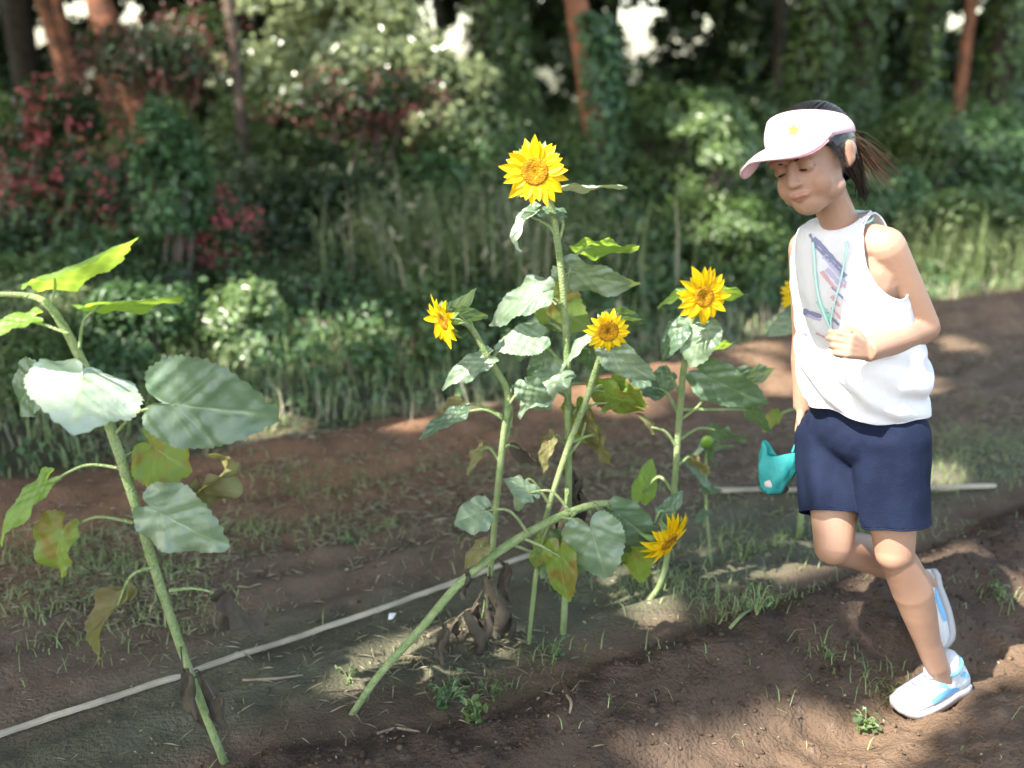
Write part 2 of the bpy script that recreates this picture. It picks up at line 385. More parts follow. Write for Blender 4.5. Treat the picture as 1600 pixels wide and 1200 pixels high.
# sunlit people / leaves / ground / foliage
for q in ((1240, 230, 1.9, .13), (1300, 300, 1.9, .12), (1300, 420, 1.92, .19), (1340, 560, 1.92, .20), (1390, 470, 1.9, .12), (1270, 560, 1.92, .1), (1440, 520, 1.9, .05)): sunny(P(*q[:3]), q[3])
sunny(P(120, 400, 1.72), .07); sunny(P(170, 400, 1.76), .06); sunny(P(95, 610, 1.68), .055); sunny(P(170, 590, 1.7), .04); sunny(P(30, 490, 1.7), .05); sunny(P(180, 470, 1.7), .06)
sunny(P(835, 265, 2.1), .09); sunny(P(930, 290, 2.15), .07); sunny(P(810, 360, 2.1), .06); sunny(P(1100, 460, 2.3), .07); sunny(P(690, 500, 2.1), .06)
sunny(P(1130, 540, 2.3), .03); sunny(P(820, 460, 2.2), .04); sunny(P(850, 600, 2.2), .03); sunny(P(940, 440, 2.2), .05); sunny(P(1070, 530, 2.3), .04); sunny(P(800, 480, 2.15), .03); sunny(P(925, 840, 2.15), .03)
sunny(P(1470, 920, 2.1), .07); sunny(P(1430, 1085, 1.9), .05); sunny(P(1400, 1060, 1.9), .03)
for q in ((1215, 515, .13), (1180, 545, .10), (1230, 600, .08), (1060, 1192, .04), (1120, 1180, .045), (1190, 1170, .05), (1260, 1180, .06), (1330, 1165, .05), (1390, 1180, .04), (1300, 1195, .06), (1240, 1120, .02), (1535, 1042, .02), (1595, 1020, .02), (960, 600, .12), (880, 620, .1), (1040, 590, .1), (740, 640, .07), (640, 660, .06), (1440, 600, .08), (1500, 540, .06), (1460, 470, .15), (1470, 740, .05)): sunny(G(q[0], q[1]), q[2])
for q in ((375, 490, 4.5, .30), (350, 540, 4.5, .26), (200, 520, 4.3, .08), (620, 560, 4.7, .10), (430, 470, 4.6, .1), (500, 60, 8, .9), (580, 100, 8, .7), (420, 30, 8, .6), (440, 120, 8, .4), (700, 180, 8, .5), (650, 120, 8, .4), (660, 60, 8.5, .5), (500, 200, 7.5, .25), (1090, 240, 7, .25), (1060, 300, 6.5, .15), (1140, 330, 6, .2), (1520, 410, 6.3, .3), (1460, 430, 6, .2), (80, 450, 4.5, .12), (400, 650, 3.6, .12), (20, 380, 5, .1), (340, 420, 5.5, .06), (620, 100, 8, .3), (350, 20, 8, .3), (540, 340, 6, .07), (1430, 100, 11, .25), (1590, 180, 9, .2), (90, 130, 10, .25), (905, 60, 11, .3), (180, 60, 9, .3)): sunny(P(*q[:3]), q[3])
SUNLIT_P = np.array([q[0] for q in SUNLIT]); SUNLIT_R = np.array([q[1] for q in SUNLIT]); SV = np.array(SUN[:])

# ---------------------------------------------------------------- trees
# name, px at frame row, lean, distance, diameter m, bark, ivy, label
TREES = [
 (176, 60, 9.0, .24, .27, M_bark, 0, 'thick reddish pine trunk leaning behind the red shrub, far left'),
 (78, 60, 11., .155, .20, M_bark, 0, 'slim reddish pine trunk, second from the left edge'),
 (108, 60, 11.8, .14, .10, M_bark, 0, 'slim dull red trunk close beside another slim trunk at the left'),
 (30, 80, 12., .34, .02, M_barkD, 0, 'dark trunk at the left edge of the wood'),
 (376, 100, 7.6, .085, .02, M_barkG, 0, 'thin grey trunk standing among the red shrubs'),
 (602, 30, 12., .16, .18, M_bark, 0, 'short visible red trunk above the bright foliage'),
 (684, 60, 13., .12, .14, M_barkD, 0, 'thin dark red trunk against the bright sky gap'),
 (762, 100, 10., .26, .03, M_barkD, 1, 'ivy covered dark trunk behind the tallest sunflower, left one'),
 (808, 120, 11., .18, .16, M_barkD, 1, 'leaning ivy covered trunk just right of another ivy trunk'),
 (912, 80, 7.6, .180, .17, M_bark, 2, 'orange red pine trunk with ivy climbing its lower part'),
 (955, 60, 14., .14, .02, M_barkD, 0, 'dark trunk right of the orange pine'),
 (1272, 80, 10., .36, .0, M_barkD, 1, 'broad ivy covered trunk directly above the visor'),
 (1345, 80, 10.5, .24, .0, M_barkD, 1, 'ivy covered trunk right of the broad one above the child'),
 (1150, 80, 15., .22, .05, M_barkD, 0, 'dark trunk deep in the wood left of the child'),
 (1212, 70, 12.5, .16, .03, M_barkD, 0, 'slim dark trunk just left of the broad ivy trunk'),
 (642, 60, 12.5, .11, .08, M_barkD, 0, 'slim dark trunk left of the bright sky gap'),
 (1448, 80, 11., .18, -.02, M_barkD, 1, 'narrow ivy covered trunk in the right part of the wood'),
 (1512, 70, 10.5, .13, .03, M_bark, 0, 'thin reddish brown trunk near the right edge'),
 (1568, 90, 10.5, .28, .0, M_barkD, 1, 'wide dark ivy covered trunk at the right edge of the wood'),
]
trees = []
def make_trunk(base, lean, dia, h, bark, root, name='trunk', px_lean=0):
    mb = MB(); ph = random.random() * 6; pts = []; rad = []
    for k in range(9):
        t = k / 8; z = base.z - .15 + h * t
        pts.append(Vector((base.x - lean * (z - 1.0) * .9 + .04 * math.sin(ph + t * 5), base.y + .05 * math.cos(ph + t * 4), z)))
        rad.append(dia / 2 * (1.25 if k == 0 else 1) * (1 - .55 * t))
    mb.tube(pts, rad, 14, True, 5)
    mb.v = [tuple(np.array(v) + dia * .10 * (fbm(v[0] * 9 + v[1] * 7, v[2] * 2.2, 3, 3) - .5) * np.array([1, 1, 0])) for v in mb.v]
    o = mb.build(name, bark, root)
    return o, pts
for (px, py, Yd, dia, lean, bark, ivy, lab) in TREES:
    c = P(px, py, Yd); lx = c.x + lean * (c.z) * .9
    base = Vector((lx, Yd, float(H(lx, Yd))))
    root = thing('ivy_tree' if ivy else 'pine_tree', base, lab, 'tree', 'trees of the wood behind the field')
    # trunk passes through the sighted point
    b2 = Vector((c.x + lean * (c.z - 1.0) * .9, Yd, base.z))
    tr, pts = make_trunk(b2, lean, dia, 9.5, bark, root)
    if ivy:
        n = 2600; zz = RNG.uniform(0, 3.4 if ivy == 1 else 1.55, n); a = RNG.random(n) * 2 * np.pi
        rr = dia * .5 + .02 + RNG.random(n) ** 2 * (.10 if ivy == 1 else .14) * (.4 + 1.2 * fbm(a * 1.5, zz * 2.5, px, 3))
        if ivy == 2: keep = (np.cos(a) > -.4) | (zz < .5); zz, a, rr = zz[keep], a[keep], rr[keep]; n = len(zz)
        cx = b2.x - lean * (zz - 1.0) * .9
        pp = np.stack([cx + rr * np.cos(a), b2.y + rr * np.sin(a), base.z + zz], 1)
        V, F, r = leaves(pp, np.stack([np.cos(a), np.sin(a), .5 + 0 * a], 1) + RNG.normal(size=(n, 3)) * .35, RNG.uniform(.05, .09, n), .8)
        fast('ivy', V, F, F_mid if ivy == 1 else F_blue, root, r)
    trees.append((root, pts))
# unseen pines added to shade the field; the last stands deep in the wood
for (x, y, d, lab) in ((-6.2, 2.2, .3, 'unseen pine added for shade, outside the left edge nearest the field'), (-7.0, 5.2, .35, 'unseen pine added for shade, outside the left edge further from the field'), (-9.5, 8.0, .35, 'unseen pine added for shade, far outside the left edge beside the wood'), (-9.0, 3.6, .3, 'unseen pine added for shade, well outside the left edge of the view'), (-5.2, 13.5, .3, 'tall pine deep in the wood behind the left trunks')):
    root = thing('pine_tree', Vector((x, y, float(H(x, y)))), lab, 'tree', 'trees of the wood behind the field')
    tr, pts = make_trunk(Vector((x, y, float(H(x, y)))), .02, d, 10, M_bark, root); trees.append((root, pts))
# unseen canopy added to shade the field, shared out to the nearest tree
nc = 1750
cc = np.stack([RNG.uniform(-13.5, 7.5, nc), RNG.uniform(-4, 22, nc), RNG.uniform(5.2, 9.5, nc)], 1)
cc = np.concatenate([cc, np.stack([RNG.uniform(-8.5, -3.2, 230), RNG.uniform(-3.5, 3.5, 230), RNG.uniform(5.5, 9, 230)], 1)])  # extra clumps added to deepen the shade on the field
cc = np.concatenate([cc, np.stack([RNG.uniform(-4.5, .5, 170), RNG.uniform(-3.5, 3, 170), RNG.uniform(5.5, 9, 170)], 1)])
cc = cc[(cc[:, 0] < 2 + (cc[:, 1] > 7) * 6)]
pp = []
for c in cc:
    k = 250; pp.append(c + unit(RNG.normal(size=(k, 3))) * (RNG.random((k, 1)) ** .4) * np.array([1.0, 1.0, .55]) * RNG.uniform(.5, 1.05))
pp = np.concatenate(pp)
w = pp[:, None, :] - SUNLIT_P[None]; al = w @ SV; dist = np.sqrt(np.maximum((w ** 2).sum(-1) - al ** 2, 0))
kill = (dist < (SUNLIT_R[None] + .065)).any(1); pp = pp[~kill]
tx = np.array([[t[1][6].x, t[1][6].y] for t in trees])
own = ((pp[:, None, :2] - tx[None]) ** 2).sum(-1).argmin(1)
for i, (root, pts) in enumerate(trees):
    q = pp[own == i]
    if len(q) < 5: continue
    V, F, r = leaves(q, RNG.normal(size=(len(q), 3)) + [0, 0, .8], RNG.uniform(.10, .19, len(q)), .6)
    fast('shade_crown', V, F, F_can, root, r)
    mb = MB()
    for k in range(7):
        tgt = Vector(q[RNG.integers(len(q))]); s0 = pts[5 + k % 3]
        mid = s0.lerp(tgt, .5) + Vector((0, 0, .3)); 
        mb.tube([s0, mid, tgt], [.045, .03, .01], 6, False, 4)
    mb.build('limb', M_barkD, root)

# ---------------------------------------------------------------- shrubs
def shrub(name, lab, px, py, Yd, rx, ry, m, n=2500, ls=.06, group=None, red=None, lumps=9, up=.6, asp=.55, dep=1.0, stems=True, cat='shrub', redn=300, shell=.5):
    c = P(px, py, Yd); k = pxm(px, py, Yd); ax = rx * k; azz = ry * k; ay = (ax + azz) * .5 * dep
    gz = float(H(c.x, Yd)); root = thing(name, Vector((c.x, Yd, gz)), lab, cat, group)
    # uneven lumps on the ellipsoid
    lc = unit(RNG.normal(size=(lumps, 3))) * RNG.uniform(.35, .75, (lumps, 1)); lr = RNG.uniform(.32, .6, lumps)
    ch = RNG.integers(0, lumps, n); d = unit(RNG.normal(size=(n, 3))); d[:, 2] = np.where(d[:, 2] < -.3, -d[:, 2], d[:, 2])
    loc = lc[ch] + d * (lr[ch] * (shell + (1 - shell) * RNG.random(n)))[:, None] * RNG.uniform(.8, 1.12, n)[:, None]
    q = np.array(c[:]) + loc * np.array([ax, ay, azz]); q = q[q[:, 2] > H(q[:, 0], q[:, 1]) + .01]; n = len(q)
    nd = unit(q - np.array(c[:])) + RNG.normal(size=(n, 3)) * .55 + [0, 0, up]
    V, F, r = leaves(q, nd, RNG.uniform(.6, 1.3, n) * ls, asp)
    fast('foliage', V, F, m, root, r)
    if red is not None:
        nb = redn; ctr = np.array(c[:]) + (lc[RNG.integers(0, lumps, nb)] + unit(RNG.normal(size=(nb, 3)) + [0, -.8, .2]) * RNG.uniform(.4, .62, (nb, 1))) * np.array([ax, ay, azz])
        q = (ctr[:, None] + RNG.normal(size=(nb, 10, 3)) * ls * .62).reshape(-1, 3); q = q[q[:, 2] > gz + .02]
        V, F, r = leaves(q, RNG.normal(size=(len(q), 3)) + [0, -.4, .3], RNG.uniform(.4, .9, len(q)) * ls * .66, .9)
        fast('red_flowers', V, F, red, root, r)
    if stems:
        mb = MB()
        for t in range(6):
            e = Vector(c) + Vector((lc[t % lumps][0] * ax, lc[t % lumps][1] * ay, lc[t % lumps][2] * azz))
            b = Vector((c.x + random.uniform(-.25, .25) * ax, Yd + random.uniform(-.2, .2) * ay, gz - .02)); e.z = max(e.z, gz + .1)
            mb.tube([b, b.lerp(e, .5) + Vector((random.uniform(-.1, .1) * ax, 0, .05)), e], [.022 * ls / .06, .014 * ls / .06, .006], 6, False, 4)
        mb.build('stem', M_barkG, root)
    return root
g1 = 'shrubs with red flowers at the left'
shrub('flowering_shrub', 'dark shrub dotted with red flower clusters at the far left', 135, 250, 6.3, 125, 125, F_ever, 4200, .055, g1, F_red, 12, redn=130)
shrub('flowering_shrub', 'low red flowered shrub below the large red shrub at the left', 130, 370, 5.9, 120, 80, F_ever, 2800, .05, g1, F_red, redn=90)
shrub('flowering_shrub', 'red flowered shrub in front of the thin grey trunk', 350, 350, 5.7, 85, 80, F_ever, 2600, .05, g1, F_red, 9, redn=150)
shrub('flowering_shrub', 'dull red leaved shrub high in front of the leaning pine', 265, 90, 7.6, 130, 120, F_ever, 3400, .06, g1, F_redl, 12, redn=150)
shrub('flowering_shrub', 'red tinged shrub under the bright pale foliage', 560, 170, 7.4, 140, 70, F_ever, 3200, .06, g1, F_redl, 12, redn=140)
shrub('vine_mass', 'blue green vine mass hanging between the red shrubs', 265, 300, 5.3, 70, 130, F_blue, 3400, .055, None, None, 11, cat='vine')
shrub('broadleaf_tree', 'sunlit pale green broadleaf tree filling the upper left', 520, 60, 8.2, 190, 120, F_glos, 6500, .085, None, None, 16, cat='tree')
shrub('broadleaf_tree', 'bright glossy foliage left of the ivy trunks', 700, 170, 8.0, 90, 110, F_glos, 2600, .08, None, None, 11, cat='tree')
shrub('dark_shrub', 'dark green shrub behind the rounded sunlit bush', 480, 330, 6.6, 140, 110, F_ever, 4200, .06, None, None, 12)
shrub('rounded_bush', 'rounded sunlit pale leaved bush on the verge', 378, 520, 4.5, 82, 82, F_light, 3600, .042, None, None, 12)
shrub('weed_clump', 'grey green weed clump at the left edge behind the field', 50, 590, 3.9, 110, 90, F_mid, 4200, .026, None, None, 12, cat='weeds')
shrub('weed_clump', 'green weed clump left of the rounded bush', 215, 520, 4.3, 100, 90, F_blue, 3600, .034, None, None, 12, cat='weeds')
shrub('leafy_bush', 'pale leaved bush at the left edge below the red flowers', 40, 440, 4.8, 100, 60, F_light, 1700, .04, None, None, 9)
shrub('weed_clump', 'green weed clump right of the rounded bush', 560, 530, 4.9, 130, 65, F_blue, 3800, .036, None, None, 14, cat='weeds')
shrub('leafy_bush', 'broad leaved green bush behind the tallest sunflower', 690, 320, 6.2, 85, 75, F_blue, 2000, .075, None, None, 10)
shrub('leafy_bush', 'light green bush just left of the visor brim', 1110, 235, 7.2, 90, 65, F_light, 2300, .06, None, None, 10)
shrub('leafy_bush', 'dark bush behind the light green bush near the visor', 1040, 190, 8.2, 110, 60, F_mid, 3000, .07, None, None, 10)
shrub('leafy_bush', 'green bush left of the child at chest height', 1130, 350, 6.2, 110, 65, F_mid, 3200, .05, None, None, 12)
shrub('leafy_bush', 'bush on the slope behind the ponytail', 1440, 240, 7.6, 110, 75, F_mid, 4200, .055, None, None, 14)
shrub('leafy_bush', 'bush on the slope at the right edge of the view', 1570, 250, 7.8, 90, 90, F_blue, 3200, .06, None, None, 12)
shrub('leafy_bush', 'low bush above the grass right of the raised elbow', 1500, 345, 6.8, 120, 65, F_mid, 4200, .05, None, None, 14)
shrub('leafy_bush', 'low green bush behind the back of the child', 1370, 330, 6.9, 90, 70, F_blue, 3000, .05, None, None, 12)
shrub('leafy_bush', 'green bush between the ivy trunk and the light bush', 940, 260, 7.6, 80, 70, F_mid, 2300, .06, None, None, 10)
shrub('leafy_bush', 'dense bush between the orange pine and the child', 960, 400, 6.0, 120, 60, F_mid, 3200, .05, None, None, 12)
# continuous leafy bank rising from the field edge to the trees
def bank(name, lab, n, m, y0, y1, hmin, hmax, ls, seed):
    pp = []; pn = []
    for c in range(n):
        x = RNG.uniform(-6, 8); t = RNG.random(); y = float(edge(x)) + y0 + (y1 - y0) * t
        if y > 10 or fbm(x, y, seed, 3, .9) < .40: continue
        hgt = (.62 if x < -.6 else 1) * (hmin + (hmax - hmin) * t ** .8) * (.3 + 1.4 * float(fbm(x, y, seed + 4, 3, 1.3))); z = float(H(x, y)) + hgt * RNG.uniform(.15, .95); rr = RNG.uniform(.06, .16) * (.7 + .8 * t)
        k = 42; d = unit(RNG.normal(size=(k, 3))); pp.append(np.array([x, y, z]) + d * rr * RNG.uniform(.3, 1.25, (k, 1))); pn.append(d * .6 + [0, -.25, .7])
    pp = np.concatenate(pp); pn = np.concatenate(pn) + RNG.normal(size=(len(pp), 3)) * .45
    g = H(pp[:, 0], pp[:, 1]); k = pp[:, 2] > g; pp = pp[k]; pn = pn[k]
    V, F, r = leaves(pp, pn, RNG.uniform(.55, 1.4, len(pp)) * ls, .6); tag(fast(name, V, F, m, None, r), lab, None, kind='stuff')
bank('bank_undergrowth', 'tangled green leafy undergrowth on the bank below the trees', 2400, F_mid, .75, 4.2, .12, .85, .045, 3)
bank('bank_vines', 'bluish green trailing leaves over the bank below the trees', 1500, F_blue, .6, 3.6, .10, .75, .040, 13)
bank('bank_shade_plants', 'dark leaved plants filling the bank close to the trees', 1700, F_ever, 1.2, 4.8, .25, .80, .055, 23)
# tall weeds and reeds behind the sunflowers
def reeds(lab, px, Yd, rx, n, h, m, name):
    c = P(px, 400, Yd); k = pxm(px, 400, Yd)
    q = np.stack([c.x + RNG.normal(size=n) * rx * k * .6, Yd + RNG.normal(size=n) * .3, np.zeros(n)], 1); q[:, 2] = H(q[:, 0], q[:, 1])
    hh = RNG.uniform(.5, 1, n) * h; V, F, r = blades(q, hh, RNG.uniform(.004, .009, n), RNG.uniform(.05, .5, n))
    nl = n * 3; i = RNG.integers(0, n, nl); q2 = q[i] + np.stack([RNG.normal(size=nl) * .03, RNG.normal(size=nl) * .03, hh[i] * RNG.uniform(.15, .9, nl)], 1)
    V2, F2, r2 = leaves(q2, RNG.normal(size=(nl, 3)) + [0, -.3, .5], RNG.uniform(.03, .09, nl), .25)
    return tag(fast(name, np.concatenate([V, V2]), np.concatenate([F, F2 + len(V)]), m, None, np.concatenate([r, r2])), lab, None, kind='stuff')
reeds('tall green weeds behind the middle sunflowers', 760, 5.8, 190, 900, .75, F_reed, 'tall_weeds')
reeds('pale dry stalks among the tall weeds', 780, 5.5, 200, 70, .85, F_dry, 'tall_weeds')
reeds('tall weeds on the slope at the right', 1480, 6.8, 220, 900, .55, F_reed, 'tall_weeds')
reeds('tall weeds behind the left field edge', 60, 4.5, 90, 900, .40, F_reed, 'tall_weeds')
pp = []; pn = []
for c in range(420):
    x = RNG.uniform(-9, 9); y = RNG.uniform(9.0, 12.5); z = H(x, y) + RNG.random() ** 1.3 * .75; rr = RNG.uniform(.15, .4)
    d = unit(RNG.normal(size=(60, 3))); pp.append(np.array([x, y, float(z)]) + d * rr * RNG.uniform(.4, 1.1, (60, 1))); pn.append(d + [0, -.2, .7])
pp = np.concatenate(pp); pn = np.concatenate(pn) + RNG.normal(size=(len(pp), 3)) * .4; V, F, r = leaves(pp, pn, RNG.uniform(.05, .11, len(pp)), .6)
tag(fast('undergrowth', V, F, F_mid, None, r), 'low green undergrowth between the trunks of the wood', None, kind='stuff')
# far woodland, one mass of leaves with openings to the sky
GAPS = [(655, 40, 48), (700, 75, 45), (745, 30, 25), (985, 40, 22), (988, 70, 17), (860, 110, 15), (822, 100, 15), (62, 60, 18), (85, 20, 18), (145, 12, 16), (215, 20, 16), (1488, 35, 17), (1522, 15, 12), (1100, 55, 8), (800, 15, 12), (230, 65, 14), (150, 115, 12), (1300, 10, 10), (1280, 60, 7), (725, 60, 30)]
pp = []; pn = []
for c in range(3000):
    px = RNG.uniform(-200, 1800); py = RNG.uniform(-200, 300); Yd = RNG.uniform(13, 19); rr = RNG.uniform(12, 44)
    if any((px - g[0]) ** 2 + (py - g[1]) ** 2 < (g[2] * .66 + rr * .78) ** 2 for g in GAPS): continue
    o = P(px, py, Yd); k = pxm(px, py, Yd) * rr; m_ = 80
    d = unit(RNG.normal(size=(m_, 3))); pp.append(np.array(o[:]) + d * k * RNG.uniform(.3, 1.1, (m_, 1))); pn.append(d + [0, 0, .5])
pp = np.concatenate(pp); pn = np.concatenate(pn) + RNG.normal(size=(len(pp), 3)) * .4
kk = pp[:, 2] > H(pp[:, 0], pp[:, 1]); pp = pp[kk]; pn = pn[kk]
V, F, r = leaves(pp, pn, RNG.uniform(.10, .22, len(pp)), .6)
tag(fast('far_woodland', V, F, F_ever, None, r), 'dark far off undergrowth and leaves deep in the wood', None, kind='stuff')

# ---------------------------------------------------------------- sunflower parts
_th = np.radians([0, 12, 30, 50, 70, 95, 120, 145, 162, 174, 180]); _rr = [1.0, .84, .66, .56, .50, .455, .43, .40, .34, .22, .13]
NT, NR = 120, 24
def leaf_blade(base, tip, W, roll, seed, droop=.15, cup=.12, wav=.03, curl=0.0, vein=True, holes=False):
    base = Vector(base); tip = Vector(tip); ax = tip - base; Ln = ax.length; a = ax.normalized()
    cam_dir = (Vector((0, 0, CAMZ)) - base).normalized()
    v0 = cam_dir.cross(a).normalized(); n0 = a.cross(v0).normalized()
    v = v0 * math.cos(roll) + n0 * math.sin(roll); n = a.cross(v).normalized()
    rs = random.Random(seed); V = []; F = []; vn_ = []
    ph = rs.random() * 6; asym = rs.uniform(-.12, .12)
    for j in range(NT):
        th = 2 * math.pi * j / NT; t = th if th <= math.pi else 2 * math.pi - th
        rad = float(np.interp(t, _th, _rr)) * (1 + .022 * (j % 3) - .02 + rs.uniform(-.012, .012))
        sgn = 1 if th <= math.pi else -1
        vein_on = 1.0 if j == 0 else .55 if j in (15, NT - 15) else .25 if j in (31, NT - 31) else 0.0
        for i in range(1, NR + 1):
            rho = i / NR; x = rad * rho * math.cos(t); y = rad * rho * math.sin(t) * sgn * (1 + asym * sgn)
            yy = y * W / (Ln * .98)
            z = cup * abs(y) - droop * (max(x, 0) ** 2) - droop * .6 * y * y + wav * math.sin(9 * x + ph + sgn * 2) * rho * rho + wav * 1.1 * math.sin(t * 7 + ph) * rho ** 3
            z += .012 * math.sin(23 * x + 3 * ph) * math.sin(21 * y + ph) - .010 * vein_on * rho
            sq = (x - .85 * abs(y)) * 5.5; z += .0042 * math.cos(2 * math.pi * sq) * min(1, abs(y) * 9) * min(1, (1 - rho) * 5 + .3)
            side = max(0, math.cos(2 * math.pi * (sq + .5))) ** 6 * .17 * min(1, abs(y) * 14) * (1 - rho * .7)
            xx = x; zz = z
            if curl:
                A = curl * x; xx = (math.sin(A) / curl) if abs(curl) > 1e-3 else x; zz = z * math.cos(A) - (1 - math.cos(A)) / curl
                xx += z * math.sin(A)
            V.append(base + a * xx * Ln + v * yy * Ln + n * zz * Ln)
            vn_.append(max(vein_on * (.85 - .75 * rho), side))
    V.append(base + a * 0); vn_.append(.6); ctr = len(V) - 1
    for j in range(NT):
        k = (j + 1) % NT; F.append((ctr, j * NR, k * NR))
        for i in range(NR - 1): F.append((j * NR + i, j * NR + i + 1, k * NR + i + 1, k * NR + i))
    mb = MB(); mb.add(V, F, vein=vn_); return mb
_seed = [100]
def leaf(root, att, mid, base, tip, W, roll, m, Yd, dY=0.0, Yatt=None, droop=.18, cup=.10, wav=.03, curl=0.0, pr=1.0, label=None, mb_roll=0):
    _seed[0] += 1; B = P(*base, Yd); T = P(*tip, Yd + dY)
    o = leaf_blade(B, T, W / math.hypot(base[0] - tip[0], base[1] - tip[1]) * (T - B).length if W else 0.1, R(roll), _seed[0], droop, cup, wav, curl).build('leaf', m, root)
    if label: o['label'] = label
    if att is not None:
        Ya = Yatt if Yatt is not None else Yd; A = P(*att, Ya); k = pxm(*base, Yd)
        pr *= .8; pts = [A] + ([P(mid[0], mid[1], (Ya + Yd) / 2)] if mid else []) + [B]
        MB().tube(pts, [3.6 * k * pr] + ([2.9 * k * pr] if mid else []) + [2.4 * k * pr], 8, True, 7).build('petiole', M_stem, o)
    return o
STEMS = {}
def stem(root, pts, rad, name='stem'):
    STEMS[root.name] = [P(*q) for q in pts]
    """pts (px,py,Y), rad in px"""
    W = [P(*q) for q in pts]; k = pxm(*pts[0]); mb = MB(); mb.tube(W, [r * k * .66 for r in rad], 12, True, 8)
    rs = random.Random(len(mb.v))
    vv = np.array([v[:] for v in mb.v]); a_ = W[0]; rr_ = rad[0] * k * .66
    dn = rr_ * .22 * (fbm(vv[:, 2] * 26, vv[:, 0] * 18, 3, 3) - .5); mb.v = [tuple(q) for q in vv + np.stack([dn, dn * .5, dn * 0], 1)]
    o = mb.build(name, M_stem, root); return o
def frame(fwd, up=Vector((0, 0, 1))):
    f = Vector(fwd).normalized(); s = Vector(up).cross(f).normalized(); u = f.cross(s); return Matrix((s, u, f)).transposed()
def flower(root, ctr, fwd, rad, npet=24, droop=0.0, disc=.40, jitter=.1, seed=1, sepal_len=.5, aspect=1.0, plen=None):
    rs = random.Random(seed); M = frame(fwd); c = Vector(ctr); rd = rad * disc
    mb = MB(); V = []; F = []; N = 30
    prof = [(0.25, -.55), (.6, -.42), (.95, -.2), (1.08, 0), (1.0, .08)]
    for (r_, z_) in prof:
        for k in range(N):
            a = 2 * math.pi * k / N; V.append(c + M @ Vector((math.cos(a) * r_ * rd, math.sin(a) * r_ * rd, z_ * rd)))
    for i in range(len(prof) - 1):
        for k in range(N): F.append((i * N + k, i * N + (k + 1) % N, (i + 1) * N + (k + 1) % N, (i + 1) * N + k))
    F.append(tuple(range(N))[::-1])
    mb.add(V, F); head = mb.build('flower_head', M_sepal, root)
    # disc: domed, studded
    V = []; F = []; NRi = 12; NA = 48
    V.append(c + M @ Vector((0, 0, rd * .10)))
    for i in range(1, NRi + 1):
        t = i / NRi
        for k in range(NA):
            a = 2 * math.pi * (k + .5 * (i % 2)) / NA; z = rd * (.10 + .22 * math.sin(t * math.pi * .85) * t + .02 * rs.uniform(-1, 1) + .05 * ((i + k) % 2)) * (1 if i < NRi else .2)
            V.append(c + M @ Vector((math.cos(a) * t * rd * 1.02, math.sin(a) * t * rd * 1.02, z)))
    for k in range(NA): F.append((0, 1 + k, 1 + (k + 1) % NA))
    for i in range(NRi - 1):
        for k in range(NA):
            b = 1 + i * NA; F.append((b + k, b + NA + k, b + NA + (k + 1) % NA, b + (k + 1) % NA))
    MB().add(V, F).build('disc', M_disc, head)
    # petals and sepals
    def petal(a, L, w, base_r, z0, lift, curlz, m, nm):
        V = []; F = []; n1, n2 = 9, 5
        tw = rs.uniform(-.25, .25); bend = rs.uniform(-.10, .10)
        for i in range(n1):
            t = i / (n1 - 1); ww = w * (math.sin(math.pi * min(1, (t * .90 + .12)) ** .85) ** .8 if t < 1 else .03) * (1 if t < .999 else .1)
            for j in range(n2):
                s_ = (j / (n2 - 1) * 2 - 1); x = base_r + L * t; y = s_ * ww * .5 + bend * L * t * t
                z = z0 + lift * L * t - curlz * L * t * t + abs(s_) * ww * .20 + tw * s_ * ww * t * .8 + .03 * ww * math.sin(j * 3 + t * 9)
                V.append(c + M @ Vector((math.cos(a) * x - math.sin(a) * y, math.sin(a) * x + math.cos(a) * y, z)))
        for i in range(n1 - 1):
            for j in range(n2 - 1): q = i * n2 + j; F.append((q, q + 1, q + n2 + 1, q + n2))
        MB().add(V, F).build(nm, m, head)
    for k in range(npet):
        a = 2 * math.pi * (k + rs.uniform(-.25, .25)) / npet; L = (rad - rd * .85) * rs.uniform(.70, 1.14)
        petal(a, L, rad * rs.uniform(.24, .34), rd * .85, (k % 2) * rd * .05, rs.uniform(-.08, .36) - droop, rs.uniform(-.15, .50), M_petal, 'petal')
    for k in range(11):
        a = 2 * math.pi * (k + rs.uniform(-.2, .2)) / 11
        petal(a, rad * sepal_len * rs.uniform(.7, 1.2), rad * .24, rd * .8, -rd * .25, rs.uniform(-.3, .0) - droop * .5, rs.uniform(-.1, .5), M_sepal, 'sepal')
    return head
